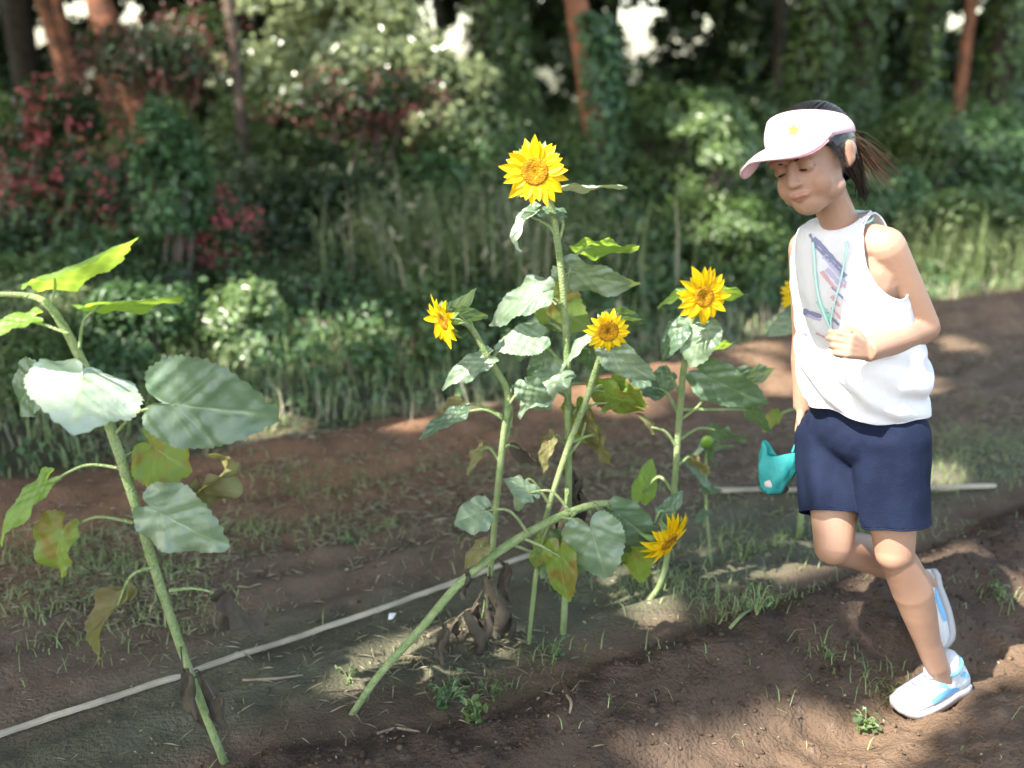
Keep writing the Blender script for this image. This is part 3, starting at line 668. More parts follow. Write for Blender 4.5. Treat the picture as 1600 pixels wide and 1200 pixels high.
def deadleaf(root, px, py, Yd, w, h, seed, m=None, tilt=0.0, label=None):
    """a shrivelled leaf hanging from the stem: crumpled long sheet"""
    rs = random.Random(seed); k = pxm(px, py, Yd); V = []; F = []; n1, n2 = 16, 8; t0 = P(px, py, Yd)
    ph = rs.random() * 6
    for i in range(n1):
        t = i / (n1 - 1); ww = w * (.25 + .75 * math.sin(math.pi * min(.98, t * .9 + .06)))
        for j in range(n2):
            s_ = j / (n2 - 1) * 2 - 1; a = s_ * 2.2 + ph
            V.append(t0 + Vector(((math.cos(a) * ww * .52 + tilt * h * t + 5 * math.sin(t * 6 + ph) + 2.2 * math.sin(j * 2.9 + t * 11)) * k, (math.sin(a) * ww * .30 + 2 * math.cos(t * 9 + ph * j)) * k, (-h * t + 2.5 * math.sin(j * 2.3 + i * 1.1 + ph)) * k)))
    for i in range(n1 - 1):
        for j in range(n2 - 1): q = i * n2 + j; F.append((q, q + 1, q + n2 + 1, q + n2))
    mb = MB().add(V, F); W = STEMS.get(root.name)
    if W:
        best = None
        for a, b_ in zip(W, W[1:]):
            for q in range(11):
                c = a.lerp(b_, q / 10); dd = (c - t0).length + (.06 if c.z < t0.z else 0)
                if best is None or dd < best[0]: best = (dd, c)
        c = best[1]; mb.tube([c, c.lerp(t0, .5) + Vector((0, 0, .02)), t0 - Vector((0, 0, .006))], [1.6 * k, 1.4 * k, 1.6 * k], 6, False, 5)
    o = mb.build('withered_leaf', m or M_leafD, root)
    if label: o['label'] = label
    return o

GS = 'sunflower plants in the row'
# --- A: big plant at the left
b = G(350, 1192); y0 = b.y
A = thing('sunflower', b, 'tall sunflower plant at the left with big leaves and no bloom in view', 'sunflower', GS)
stem(A, [(352, 1196, y0), (300, 1060, y0 + .01), (245, 900, y0 + .01), (212, 790, y0), (180, 690, y0), (158, 630, y0 + .02), (128, 565, y0 + .02), (104, 518, y0 + .01), (75, 476, y0), (42, 462, y0), (-20, 460, y0 - .02)], [9.5, 10, 11, 11, 11, 11, 10.5, 9.5, 8, 6, 5])
yA = y0
leaf(A, (78, 478), (86, 450), (84, 426), (220, 377), 120, 78, M_leafG, yA, .03, None, .05, .3, .02, label='bright yellow green upper leaf lit through by the sun')
leaf(A, (124, 545), (132, 500), (163, 474), (288, 466), 105, 80, M_leafG, yA, .0, None, .02, .16, .02)
leaf(A, (108, 522), (70, 508), (38, 500), (-50, 520), 55, 60, M_leafG, yA - .03, -.02)
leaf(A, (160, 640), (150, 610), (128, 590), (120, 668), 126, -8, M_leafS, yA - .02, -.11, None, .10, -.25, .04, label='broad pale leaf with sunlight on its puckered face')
leaf(A, (120, 570), (80, 590), (52, 600), (14, 642), 60, 40, M_leafA, yA + .08, .04)
leaf(A, (180, 678), (218, 643), (276, 632), (434, 656), 150, 14, M_leafA, yA - .02, -.02, yA, .12, .10, .02, label='largest smooth blue green leaf of the plant')
leaf(A, (205, 762), (194, 716), (238, 697), (292, 738), 105, 150, M_leafY, yA + .04, .05, yA, label='green leaf with yellowing and brown blotches')
leaf(A, (226, 800), (262, 790), (252, 802), (352, 862), 112, 24, M_leafP, yA - .02, -.02, yA, .2, .1, .05)
leaf(A, (226, 800), (290, 775), (322, 758), (420, 735), 60, 60, M_leafO, yA + .05, .02, yA, .5, .6, .10, 2.2, label='curled drying olive brown leaf')
leaf(A, (188, 732), (130, 728), (62, 765), (-20, 845), 62, 55, M_leafG, yA - .03, -.04, yA, .2)
leaf(A, (211, 818), (150, 808), (97, 834), (62, 918), 84, 38, M_leafY, yA - .03, -.03, yA, .25, .35, .05, .6, label='yellow green leaf with rusty patches')
leaf(A, (240, 886), (205, 900), (184, 948), (98, 1030), 52, 50, M_leafO, yA - .02, -.03, yA, .3, .5, .05, .5, label='drooping folded olive leaf')
leaf(A, (264, 923), (310, 920), (368, 938), (392, 1002), 26, 60, M_leafD, yA + .02, .01, yA, .1, .9, .1, 1.4, label='small shrivelled brown leaf on a long stalk')
for q in ((285, 1045, 24, 90, 1), (318, 1060, 30, 95, 2), (335, 1085, 22, 70, 3), (305, 1080, 22, 70, 4)): deadleaf(A, q[0], q[1], y0 - .03 if q[4] % 2 else y0 + .03, q[2], q[3], q[4], tilt=.12)

# --- B: tallest, bloom facing us
b = G(880, 990); y0 = b.y
B = thing('sunflower', b, 'tallest sunflower with a wide yellow bloom facing the viewer', 'sunflower', GS)
stem(B, [(880, 994, y0), (884, 900, y0), (888, 780, y0), (887, 600, y0), (881, 470, y0 - .01), (868, 355, y0 - .02), (858, 312, y0 - .03), (846, 275, y0 - .06)], [7.5, 8, 8.5, 8, 7.5, 7, 6, 5.5])
flower(B, P(836, 268, y0 - .10), Vector((-.12, -1, .12)), 55 * pxm(836, 268, y0 - .1), 27, -.02, .40, seed=3)
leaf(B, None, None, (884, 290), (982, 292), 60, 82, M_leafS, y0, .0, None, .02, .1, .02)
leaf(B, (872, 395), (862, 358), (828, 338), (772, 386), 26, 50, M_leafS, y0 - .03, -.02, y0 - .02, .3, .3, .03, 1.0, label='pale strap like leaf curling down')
leaf(B, (872, 380), (880, 350), (868, 332), (810, 322), 30, 60, M_leafA, y0 - .02, -.02)
leaf(B, (882, 450), (900, 400), (925, 385), (1000, 408), 60, 60, M_leafG, y0 + .03, .05, y0, .3)
leaf(B, (882, 470), (884, 430), (900, 425), (1002, 462), 62, 35, M_leafP, y0 + .01, .0, y0, .25, .1, .04)
leaf(B, (884, 555), (890, 500), (862, 470), (915, 515), 80, 160, M_leafY, y0 + .06, .03, y0, label='yellow green lower leaf behind the stem')
leaf(B, (884, 500), (870, 470), (838, 460), (752, 498), 62, 35, M_leafP, y0 - .02, .02, y0, .3, .1, .05)
leaf(B, (886, 610), (870, 560), (836, 528), (772, 540), 60, 30, M_leafP, y0 - .02, -.02, y0, .2)
leaf(B, (886, 620), (860, 600), (850, 560), (822, 618), 46, 30, M_leafA, y0 + .03, .02, y0, .2)
leaf(B, (886, 600), (892, 560), (922, 525), (868, 578), 24, 50, M_leafP, y0 - .04, -.02, y0)
leaf(B, (887, 650), (886, 620), (868, 590), (800, 640), 66, 40, M_leafP, y0 - .03, -.03, y0, .3, .1, .06)
leaf(B, (887, 660), (900, 640), (905, 645), (930, 712), 46, 30, M_leafY, y0 + .03, .03, y0)
for q in ((900, 770, 30, 70, 14), (886, 765, 30, 80, 15), (893, 700, 18, 80, 11), (905, 750, 24, 80, 12), (880, 790, 20, 70, 13)): deadleaf(B, q[0], q[1], y0 + .03, q[2], q[3], q[4])

# --- C: left one, bloom in profile
b = G(753, 1000); y0 = b.y
Cc = thing('sunflower', b, 'sunflower with its bloom in profile looking left', 'sunflower', GS)
stem(Cc, [(750, 1004, y0), (762, 930, y0), (770, 850, y0), (778, 760, y0), (787, 680, y0), (793, 614, y0), (762, 558, y0 - .01), (738, 515, y0 - .02), (718, 502, y0 - .04), (702, 500, y0 - .05)], [6.5, 7, 7.5, 7.5, 7.5, 7.5, 7, 6.5, 5.5, 5])
flower(Cc, P(694, 500, y0 - .06), Vector((-.80, -.55, -.20)), 43 * pxm(690, 500, y0), 22, -.12, .36, seed=5, plen=1)
leaf(Cc, (738, 512), (730, 490), (712, 482), (755, 462), 38, 50, M_leafP, y0 - .02, .03, y0 - .02, .4)
leaf(Cc, (738, 512), (730, 505), (716, 490), (764, 500), 34, 40, M_leafA, y0 - .04, .02, y0 - .02)
leaf(Cc, (772, 578), (765, 565), (752, 565), (684, 600), 44, 30, M_leafP, y0 - .02, -.02, y0, .3, .1, .05)
leaf(Cc, (786, 655), (755, 640), (712, 648), (648, 678), 40, 50, M_leafA, y0 - .03, -.02, y0, .2)
leaf(Cc, (786, 650), (745, 632), (715, 636), (688, 662), 30, 30, M_leafO, y0 + .03, .02, y0, .2, .4)
leaf(Cc, (778, 755), (790, 700), (812, 700), (845, 735), 24, 40, M_leafD, y0 + .03, .02, y0, .2, .5)
leaf(Cc, (790, 690), (800, 650), (796, 620), (775, 668), 26, 70, M_leafA, y0 + .05, .02, y0)
for q in ((765, 900, 22, 90, 27), (790, 960, 20, 70, 28), (725, 985, 22, 70, 29), (785, 880, 18, 70, 21), (762, 950, 20, 80, 22), (780, 935, 22, 70, 23), (735, 955, 22, 80, 24), (712, 965, 16, 60, 25), (748, 1000, 16, 55, 26)): deadleaf(Cc, q[0], q[1], y0 + random.uniform(-.06, .04), q[2], q[3], q[4], tilt=random.uniform(-.1, .25))

# --- D: smaller bloom, slanted stem
b = G(826, 1006); y0 = b.y
D = thing('sunflower', b, 'smaller sunflower on a slanting stem, bloom right of the tallest stem', 'sunflower', GS)
stem(D, [(826, 1010, y0), (836, 910, y0), (852, 815, y0), (882, 715, y0), (912, 635, y0), (930, 580, y0 - .01), (944, 538, y0 - .03)], [4.8, 5.5, 6.2, 7, 7, 6.5, 5])
flower(D, P(950, 517, y0 - .06), Vector((-.02, -1, -.06)), 35 * pxm(950, 517, y0), 20, -.05, .47, seed=8)
leaf(D, (930, 590), (940, 560), (958, 552), (1022, 600), 56, 22, M_leafP, y0 - .04, -.03, y0, .25)
leaf(D, (930, 575), (950, 500), (968, 492), (1012, 522), 34, 40, M_leafA, y0 + .03, .05, y0, .3)
leaf(D, (914, 640), (925, 612), (945, 612), (1000, 668), 50, 40, M_leafY, y0 + .02, .02, y0, .4, label='yellowing drooping leaf on the slanting stem')
leaf(D, (905, 650), (925, 632), (950, 630), (990, 600), 34, 140, M_leafY, y0 + .04, .02, y0, .4)
leaf(D, (880, 720), (905, 690), (915, 660), (925, 712), 34, 30, M_leafO, y0 + .02, .01, y0, .3)
leaf(D, (860, 790), (830, 750), (815, 760), (800, 800), 40, 40, M_leafP, y0 - .03, .0, y0, .3)

# --- E: right bloom
b = G(1012, 935); y0 = b.y
E = thing('sunflower', b, 'sunflower with spiky bloom nearest the child, above wide leaves', 'sunflower', GS)
stem(E, [(1012, 938, y0), (1030, 915, y0), (1042, 870, y0), (1052, 780, y0), (1061, 660, y0), (1068, 580, y0 - .01), (1078, 520, y0 - .03), (1090, 480, y0 - .06)], [8, 7, 7, 7, 7.5, 7.5, 6.5, 5])
flower(E, P(1099, 463, y0 - .09), Vector((.28, -.95, .10)), 48 * pxm(1099, 463, y0), 22, -.02, .34, seed=12)
leaf(E, (1080, 500), (1068, 470), (1070, 455), (1022, 476), 30, 60, M_leafG, y0 + .05, .03, y0 - .03)
leaf(E, (1085, 490), (1110, 465), (1118, 450), (1170, 472), 40, 55, M_leafG, y0 + .03, .03, y0 - .05)
leaf(E, (1074, 545), (1080, 520), (1098, 515), (1078, 572), 76, 15, M_leafP, y0 - .06, -.03, y0, .3, .1, .06)
leaf(E, (1074, 540), (1050, 520), (1060, 515), (1026, 560), 46, 30, M_leafA, y0 - .04, .0, y0, .3)
leaf(E, (1074, 550), (1095, 545), (1112, 540), (1152, 541), 28, 60, M_leafG, y0 + .03, .02, y0, label='small bright green leaf lit through by sun')
leaf(E, (1064, 655), (1095, 630), (1110, 590), (1200, 640), 76, 25, M_leafA, y0 - .03, -.03, y0, .2, .12)
leaf(E, (1070, 590), (1120, 570), (1160, 590), (1222, 592), 44, 40, M_leafP, y0 + .06, .02, y0, .4)
leaf(E, (1062, 650), (1040, 612), (1020, 606), (976, 568), 44, 30, M_leafA, y0 + .05, .04, y0, .3)
leaf(E, (1058, 700), (1040, 675), (1018, 668), (1000, 640), 22, 60, M_leafO, y0 - .02, .0, y0, .3)
leaf(E, (1052, 770), (1030, 745), (1005, 770), (1022, 718), 44, 30, M_leafG, y0 + .02, .02, y0)
leaf(E, (1062, 640), (1130, 640), (1175, 640), (1200, 688), 30, 40, M_leafA, y0 + .04, .02, y0, .3)

# --- F: bent over
b = G(550, 1116); y0 = b.y
Fp = thing('sunflower', b, 'bent over sunflower with thick arching stem and hanging bloom', 'sunflower', GS)
stem(Fp, [(548, 1120, y0), (592, 1055, y0 + .02), (655, 985, y0 + .06), (722, 908, y0 + .10), (800, 848, y0 + .14), (880, 805, y0 + .18), (940, 787, y0 + .20), (985, 795, y0 + .21), (1015, 825, y0 + .21), (1034, 846, y0 + .20)], [8, 9, 10, 10.5, 11, 10, 9, 8, 6.5, 5])
flower(Fp, P(1044, 845, y0 + .19), Vector((.62, -.64, -.40)), 52 * pxm(1050, 845, y0 + .2), 26, .22, .33, seed=17, sepal_len=.7)
leaf(Fp, (828, 838), (795, 798), (752, 800), (704, 812), 66, 28, M_leafP, y0 + .10, .0, y0 + .14, .3, .1, .06)
leaf(Fp, (890, 800), (862, 768), (826, 770), (790, 738), 42, 40, M_leafP, y0 + .18, .03, y0 + .18, .3)
leaf(Fp, (876, 808), (905, 815), (925, 832), (948, 912), 100, 10, M_leafP, y0 + .12, -.02, y0 + .17, .2, -.1, .05, label='large pale leaf hanging under the arched stem')
leaf(Fp, (950, 790), (960, 800), (968, 805), (1030, 858), 74, 20, M_leafA, y0 + .19, .0, y0 + .2, .2)
leaf(Fp, (960, 795), (975, 830), (985, 850), (1000, 918), 58, 25, M_leafY, y0 + .23, .0, y0 + .2, .2)
leaf(Fp, (820, 842), (850, 855), (875, 870), (880, 950), 56, 30, M_leafY, y0 + .12, .0, y0 + .14, .2)
leaf(Fp, (800, 850), (830, 862), (852, 868), (838, 905), 40, 50, M_leafA, y0 + .2, .0, y0 + .14, .2)
leaf(Fp, (1018, 828), (1030, 800), (1038, 800), (1072, 768), 34, 30, M_leafA, y0 + .22, .02, y0 + .21, .2)
leaf(Fp, (765, 872), (755, 850), (752, 855), (715, 885), 36, 40, M_leafO, y0 + .10, .0, y0 + .12, .3)
for q in ((725, 890, 14, 50, 31), (690, 975, 18, 70, 32)): deadleaf(Fp, q[0], q[1], y0 + .1, q[2], q[3], q[4])

for (rt, yy, items) in ((B, B.location.y, [((886, 570), (905, 545), (925, 548), (975, 590), 56, 30, M_leafA, .05), ((884, 520), (860, 505), (845, 512), (800, 560), 52, 35, M_leafA, .06), ((888, 700), (870, 680), (858, 690), (838, 740), 30, 40, M_leafO, -.03), ((888, 600), (920, 600), (940, 612), (985, 655), 44, 35, M_leafY, .06)]),
                        (Cc, Cc.location.y, [((790, 640), (812, 610), (826, 606), (858, 650), 50, 25, M_leafP, -.04), ((780, 720), (765, 700), (750, 705), (722, 740), 28, 50, M_leafO, .03), ((774, 800), (760, 780), (748, 790), (735, 835), 30, 40, M_leafO, .02), ((770, 560), (790, 530), (800, 528), (840, 560), 40, 40, M_leafA, .05)]),
                        (E, E.location.y, [((1064, 620), (1050, 590), (1042, 590), (1015, 625), 46, 30, M_leafA, .05), ((1056, 730), (1075, 715), (1085, 720), (1112, 750), 26, 50, M_leafO, .02), ((1058, 690), (1090, 670), (1120, 672), (1165, 700), 34, 50, M_leafA, .05)]),
                        (D, D.location.y, [((920, 610), (950, 600), (965, 606), (1010, 650), 46, 30, M_leafY, .05), ((895, 690), (925, 680), (935, 690), (950, 740), 28, 45, M_leafO, .04)]),
                        (Fp, Fp.location.y + .17, [((900, 800), (880, 830), (882, 845), (900, 905), 52, 25, M_leafA, .06), ((930, 788), (945, 815), (952, 830), (975, 890), 60, 30, M_leafA, .06), ((860, 815), (850, 840), (846, 852), (825, 895), 32, 40, M_leafY, .03)])):
    for (at_, mi_, ba_, ti_, W_, ro_, m_, dy_) in items:
        leaf(rt, at_, mi_, ba_, ti_, W_, ro_, m_, yy + dy_, .0, yy, .3, .15, .05)
for q in ((745, 940, 14, 55, 41),): deadleaf(Cc, q[0], q[1], Cc.location.y - .02, q[2], q[3], q[4], tilt=.1)

# --- G: small bud plant
b = G(1112, 885); y0 = b.y
Gg = thing('sunflower', b, 'young sunflower plant with a closed green bud beside the boards', 'sunflower', GS)
stem(Gg, [(1112, 888, y0), (1104, 800, y0), (1103, 740, y0), (1104, 700, y0)], [3, 3.2, 3.2, 3])
MB().ball(P(1105, 690, y0 - .01), .017, sub=3).build('bud', M_leafG, Gg)
for q in ((1105, 698, 1078, 712), (1105, 698, 1146, 700), (1105, 700, 1110, 728), (1105, 698, 1092, 682), (1105, 694, 1122, 680), (1103, 755, 1068, 712), (1103, 765, 1132, 770), (1103, 800, 1085, 815)):
    leaf(Gg, None, None, q[:2], q[2:], 15, 40, M_leafA, y0 - .01, random.uniform(-.04, .04))

# --- H: behind the child
yH = 2.75; xh = P(1262, 700, yH).x
Hh = thing('sunflower', Vector((xh, yH, float(H(xh, yH)))), 'sunflower mostly hidden behind the child, a sliver of bloom showing', 'sunflower', GS)
bb = Vector((xh, yH, float(H(xh, yH)) - .01)); MB().tube([bb, P(1266, 620, yH), P(1262, 520, yH), P(1250, 470, yH - .02)], [.009, .009, .008, .006], 10, True, 6).build('stem', M_stem, Hh)
flower(Hh, P(1247, 458, yH - .05), Vector((-.1, -1, .05)), 30 * pxm(1247, 458, yH), 20, 0, .4, seed=22)
leaf(Hh, (1262, 560), (1250, 520), (1243, 497), (1196, 520), 44, 20, M_leafP, yH - .03, 0, yH, .3)
leaf(Hh, (1266, 650), (1240, 640), (1212, 650), (1188, 672), 30, 40, M_leafY, yH - .03, 0, yH, .3)
leaf(Hh, (1266, 600), (1290, 590), (1310, 600), (1350, 630), 40, 40, M_leafA, yH, 0, yH, .3)

# ---------------------------------------------------------------- battens, litter, small weeds
M_wood = mat('weathered_batten', (.58, .50, .38), .8, 0, None, .2, 0, (6, 4), .5, 80, col2=(.30, .26, .20))
def batten(lab, a, b, w, h, name='wooden_batten', sag=0):
    g0, g1 = G(*a), G(*b); V = []; F = []; n = 30; d = (g1 - g0); d.z = 0; s = Vector((-d.y, d.x, 0)).normalized()
    for i in range(n + 1):
        t = i / n; p = g0.lerp(g1, t); z = max(float(H(p.x, p.y)), float(H(p.x + .02, p.y)), float(H(p.x, p.y + .02))) * .3 + (g0.z * (1 - t) + g1.z * t) * .7 + .007
        p = p + s * (.003 * math.sin(t * 5 + a[0])); ww = w * (1 + .10 * math.sin(t * 23) + .06 * math.sin(t * 61)) * (.55 if i in (0, n) else 1)
        for (u, v) in ((-.5, 0), (-.5, .8), (-.38, 1), (.38, 1), (.5, .8), (.5, 0)): V.append(Vector((p.x, p.y, z)) + s * ww * u + Vector((0, 0, h * v)))
    for i in range(n):
        for k in range(6): F.append((i * 6 + k, i * 6 + (k + 1) % 6, (i + 1) * 6 + (k + 1) % 6, (i + 1) * 6 + k))
    F.append(tuple(range(6))); F.append(tuple(range(n * 6, n * 6 + 6))[::-1])
    o = MB().add(V, F).build(name, M_wood, None, False); return tag(o, lab, 'batten', 'pale battens laid along the bed')
batten('pale weathered batten at the lower left behind the tall leafy plant', (-40, 1166), (283, 1064), .014, .009)
batten('long pale batten running from the left plant stem to the arched stem', (303, 1056), (885, 852), .013, .009)
batten('greyer batten lying across the bed behind the child', (1115, 770), (1556, 764), .020, .009)
# bent stalks on the soil
M_stalk = mat('dry_stalk', (.36, .29, .20), .8, 0, None, .2, 0, (30, 3), .4, 100, col2=(.22, .17, .12))
def stalk(lab, pts, r=.0035, m=None):
    W = [G(*q) + Vector((0, 0, .006)) for q in pts]; mb = MB(); mb.tube(W, [r] * (len(W) - 1) + [r * .6], 7, True, 5)
    return tag(mb.build('dry_stalk', m or M_stalk, None), lab, 'dry stalk', 'dry stalks lying on the soil')
stalk('thin pale dry stalk lying on the soil left of the arched stem base', [(380, 1066), (430, 1064), (474, 1058)])
stalk('forked pale dry stalk at the bottom below the arched stem', [(590, 1150), (620, 1142), (655, 1148)])
stalk('dry curled stalk by the feet of the middle stems', [(668, 998), (700, 982), (722, 990)], .006)
stalk('thin dry stalk right of the small green weed', [(880, 1085), (892, 1100), (890, 1118)])
stalk('slanting green stalk on the dark ridge left of the child', [(1140, 985), (1160, 965), (1176, 955)], .004, M_stem)
M_white = mat('white_scrap', (.8, .8, .78), .6, 0, None, .4, 0)
g = G(613, 968); V = [g + Vector(q) for q in ((-.010, -.005, .004), (.002, -.008, .008), (.009, .012, .012), (-.001, .016, .009), (-.008, .006, .015))]
V2 = [v - Vector((0, 0, .002)) for v in V]
tag(MB().add(V + V2, [(0, 1, 4), (1, 2, 4), (2, 3, 4), (3, 0, 4), (5, 9, 6), (6, 9, 7), (7, 9, 8), (8, 9, 5), (0, 5, 6, 1), (1, 6, 7, 2), (2, 7, 8, 3), (3, 8, 5, 0)]).build('paper_scrap', M_white, None, False), 'tiny white scrap on the soil beside the long batten', 'scrap')
def weed(lab, px, py, hgt, n, m, ls=.02, spread=.02):
    g = G(px, py); root = thing('weed_plant', g, lab, 'weed', 'small weeds growing in the soil')
    mb = MB(); Q = []
    for k in range(n):
        a = random.random() * 6.28; r_ = random.uniform(.3, 1) * spread; t = Vector((g.x + math.cos(a) * r_, g.y + math.sin(a) * r_, g.z + hgt * random.uniform(.3, 1)))
        mb.tube([g - Vector((0, 0, .005)), g.lerp(t, .55) + Vector((0, 0, .3 * hgt)), t], [.0014, .0011, .0008], 5, False, 4)
        for j in range(5): Q.append(g.lerp(t, random.uniform(.5, 1.05)) + Vector([random.gauss(0, ls * .35) for _ in range(3)]))
    mb.build('stem', M_stem, root); Q = np.array([q[:] for q in Q])
    V, F, r = leaves(Q, RNG.normal(size=(len(Q), 3)) * .5 + [0, -.2, .8], RNG.uniform(.6, 1.2, len(Q)) * ls, .55); fast('foliage', V, F, m, root, r)
weed('blue green feathery weed right of the arched stem base', 700, 1098, .045, 16, F_blue, .018, .06)
weed('small pale weed beside the feathery weed', 765, 1085, .03, 10, F_mid, .012, .05)
weed('low weed at the left of the arched stem base', 545, 1060, .03, 8, F_mid, .010, .04)
weed('pale green sprig below the pointing shoe', 1352, 1140, .045, 9, F_light, .018, .03)
weed('small sprout in the dark soil between child and plants', 1296, 1010, .03, 5, F_light, .010, .02)
weed('narrow seedling by the base of the middle stems', 866, 1030, .06, 7, F_blue, .014, .03)
weed('grassy weed on the mossy soil left of the dark ridge', 1182, 960, .09, 10, F_blue, .016, .04)
weed('slim seedling right of the hanging bloom', 1160, 880, .08, 8, F_mid, .014, .05)
weed('tiny weed on the reddish ridge behind the left plant', 545, 850, .03, 8, F_blue, .014, .04)
weed('small sprout at the right side of the dark soil', 1560, 930, .06, 8, F_mid, .014, .03)
weed('small weed near the lower edge with a curled blade', 745, 1130, .05, 8, F_mid, .022, .04)
#PERSON
# ---------------------------------------------------------------- the child
M_skin = mat('skin', None, .5, attr=True, var=0, spec=.35, sub=.05, bump=.08, bscale=300)
M_hair = mat('black_hair', (.022, .016, .013), .35, 0, None, .6, .4)
M_hairb = mat('brown_hair_tips', (.26, .14, .07), .4, .4, None, .6, .4)
M_shirt = mat('white_jersey', (.78, .77, .79), .9, .12, (.8, .78, .8), .2, 0, None, .15, 350)
M_navy = mat('navy_cotton', (.005, .009, .027), .85, 0, None, .2, 0, (40, 3), .2, 300, col2=(.007, .012, .034))
M_pink = mat('pale_pink_cotton', (.78, .53, .58), .85, .10, (.7, .35, .4), .2, 0, None, .15, 400)
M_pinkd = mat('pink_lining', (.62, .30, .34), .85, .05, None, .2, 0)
M_teal = mat('teal_fabric', (.05, .42, .40), .6, .25, (.05, .5, .48), .4, 0, (30, 2), .2, 90, col2=(.03, .32, .33))
M_tealp = mat('pale_teal_strap', (.50, .74, .68), .7, 0, None, .3, 0)
M_shoe = mat('white_shoe', (.56, .57, .58), .6, 0, None, .3, 0, (28, 4), .3, 300, col2=(.52, .52, .52))
M_sole = mat('shoe_sole', (.42, .39, .38), .6, 0, None, .3, 0)
M_sblue = mat('pale_blue_shoe_panel', (.14, .36, .60), .5, 0, None, .4, 0)
M_sock = mat('white_sock', (.55, .55, .56), .9, 0, None, .2, 0, None, .3, 500)
M_dark = mat('dark_lash', (.03, .018, .014), .6, 0, None, .2, 0)
M_lace = mat('grey_lace', (.20, .22, .32), .8, 0, None, .2, 0)
def remesh(mb, vox, smooth=4, fac=.5):
    me = mb.mesh('tmp'); o = bpy.data.objects.new('tmp', me); C.objects.link(o)
    r = o.modifiers.new('r', 'REMESH'); r.mode = 'VOXEL'; r.voxel_size = vox
    if smooth: q = o.modifiers.new('s', 'SMOOTH'); q.iterations = smooth; q.factor = fac
    dg = bpy.context.evaluated_depsgraph_get(); dg.update()
    m2 = bpy.data.meshes.new_from_object(o.evaluated_get(dg)); bpy.data.objects.remove(o); return m2
def co_get(me):
    a = np.zeros(len(me.vertices) * 3, np.float32); me.vertices.foreach_get('co', a); return a.reshape(-1, 3).astype(float)
def no_get(me):
    a = np.zeros(len(me.vertices) * 3, np.float32); me.vertices.foreach_get('normal', a); return a.reshape(-1, 3).astype(float)
def co_set(me, a): me.vertices.foreach_set('co', np.asarray(a, np.float32).ravel()); me.update()
def cut(me, g):
    """remove where g(p) < 0, then pull the open edge onto g = 0"""
    co = co_get(me); val = g(co); bm = bmesh.new(); bm.from_mesh(me); bm.verts.ensure_lookup_table()
    dele = [f for f in bm.faces if all(val[v.index] < 0 for v in f.verts)] 
    dele = [f for f in bm.faces if sum(val[v.index] for v in f.verts) < 0]
    old = {v for v in bm.verts if v.is_boundary}
    bmesh.ops.delete(bm, geom=dele, context='FACES')
    lo = [v for v in bm.verts if not v.link_faces]; bmesh.ops.delete(bm, geom=lo, context='VERTS')
    bd = [v for v in bm.verts if v.is_boundary]
    if bd:
        p = np.array([v.co[:] for v in bd]); gv = g(p)
        e = 1e-4; gr = np.stack([(g(p + np.eye(3)[i] * e) - gv) / e for i in range(3)], 1); l2 = (gr ** 2).sum(1)
        near = (np.abs(gv) / np.sqrt(np.maximum(l2, 1e-9)) < .009)
        st = p - gr * (gv / np.maximum(l2, 1e-9))[:, None]
        for v, q, k in zip(bd, st, near):
            if k: v.co = q
        for it in range(4):
            new = []
            for v, k in zip(bd, near):
                nb_ = [e.other_vert(v) for e in v.link_edges if e.is_boundary]
                new.append(v.co.lerp((nb_[0].co + nb_[1].co) / 2, .5) if k and len(nb_) == 2 else v.co.copy())
            for v, q in zip(bd, new): v.co = q
    bm.to_mesh(me); bm.free(); me.update(); return me
def finish(name, me, m, parent, solid=0, smooth=True, col=None):
    off = root_loc(parent); co_set(me, co_get(me) - np.array(off))
    if col is not None:
        ca = me.color_attributes.new('col', 'FLOAT_COLOR', 'POINT'); ca.data.foreach_set('color', np.concatenate([col, np.ones((len(col), 1))], 1).astype(np.float32).ravel())
    o = link_mesh(name, me, m, parent, smooth)
    if solid: q = o.modifiers.new('thick', 'SOLIDIFY'); q.thickness = solid; q.offset = 0
    return o
def trim(me, m, parent, name, rad=.0016):
    bm = bmesh.new(); bm.from_mesh(me); left = {e for e in bm.edges if e.is_boundary}
    while left:
        e = left.pop(); v0, v = e.verts; loop = [v0.co.copy(), v.co.copy()]; start = v0
        while v is not start:
            nx_ = [q for q in v.link_edges if q in left]
            if not nx_: break
            e = nx_[0]; left.discard(e); v = e.other_vert(v); loop.append(v.co.copy())
        if len(loop) > 30: MB().tube(loop[::2] + [loop[-1]], rad, 6, False, 1).build(name, m, parent)
    bm.free()
def v3(a): return np.array(a[:] if isinstance(a, Vector) else a, float)
foot_toe = G(1398, 1116); foot_heel = G(1500, 1082)
base = (foot_toe + foot_heel) / 2
girl = thing('person', Vector((base.x, base.y, base.z)), 'running child in pale visor, white sleeveless top, navy shorts and white shoes', 'person')
fwd = Vector((-.77, -.64, 0)).normalized(); lft = Vector((-fwd.y, fwd.x, 0)); upv = Vector((0, 0, 1))
# joints
neck0 = P(1322, 352, 1.96); chest = P(1320, 452, 1.96); waist = P(1338, 560, 1.98); pelv = P(1346, 668, 2.00)
shL = P(1384, 384, 1.90); shR = P(1262, 385, 2.04)
elL = P(1442, 512, 1.93); wrL = P(1352, 548, 1.83)
elR = P(1262, 520, 2.13); wrR = P(1256, 640, 2.10)
hipL = P(1386, 690, 1.95); hipR = P(1306, 690, 2.04)
knL = P(1398, 862, 1.90); anL = P(1462, 1036, 1.965)
knR = P(1302, 852, 1.93); anR = P(1440, 905, 2.17)
fh = Vector((-.66, -.74, -.17)).normalized(); uh = Vector((-.38, .02, .92)); uh = (uh - fh * uh.dot(fh)).normalized(); sh_ = uh.cross(fh).normalized()   # sh_: the child's left
HD = P(1268, 256, 1.91)
Mh = Matrix((sh_, -fh, uh)).transposed()          # local x = left, y = back, z = up
HS = .925
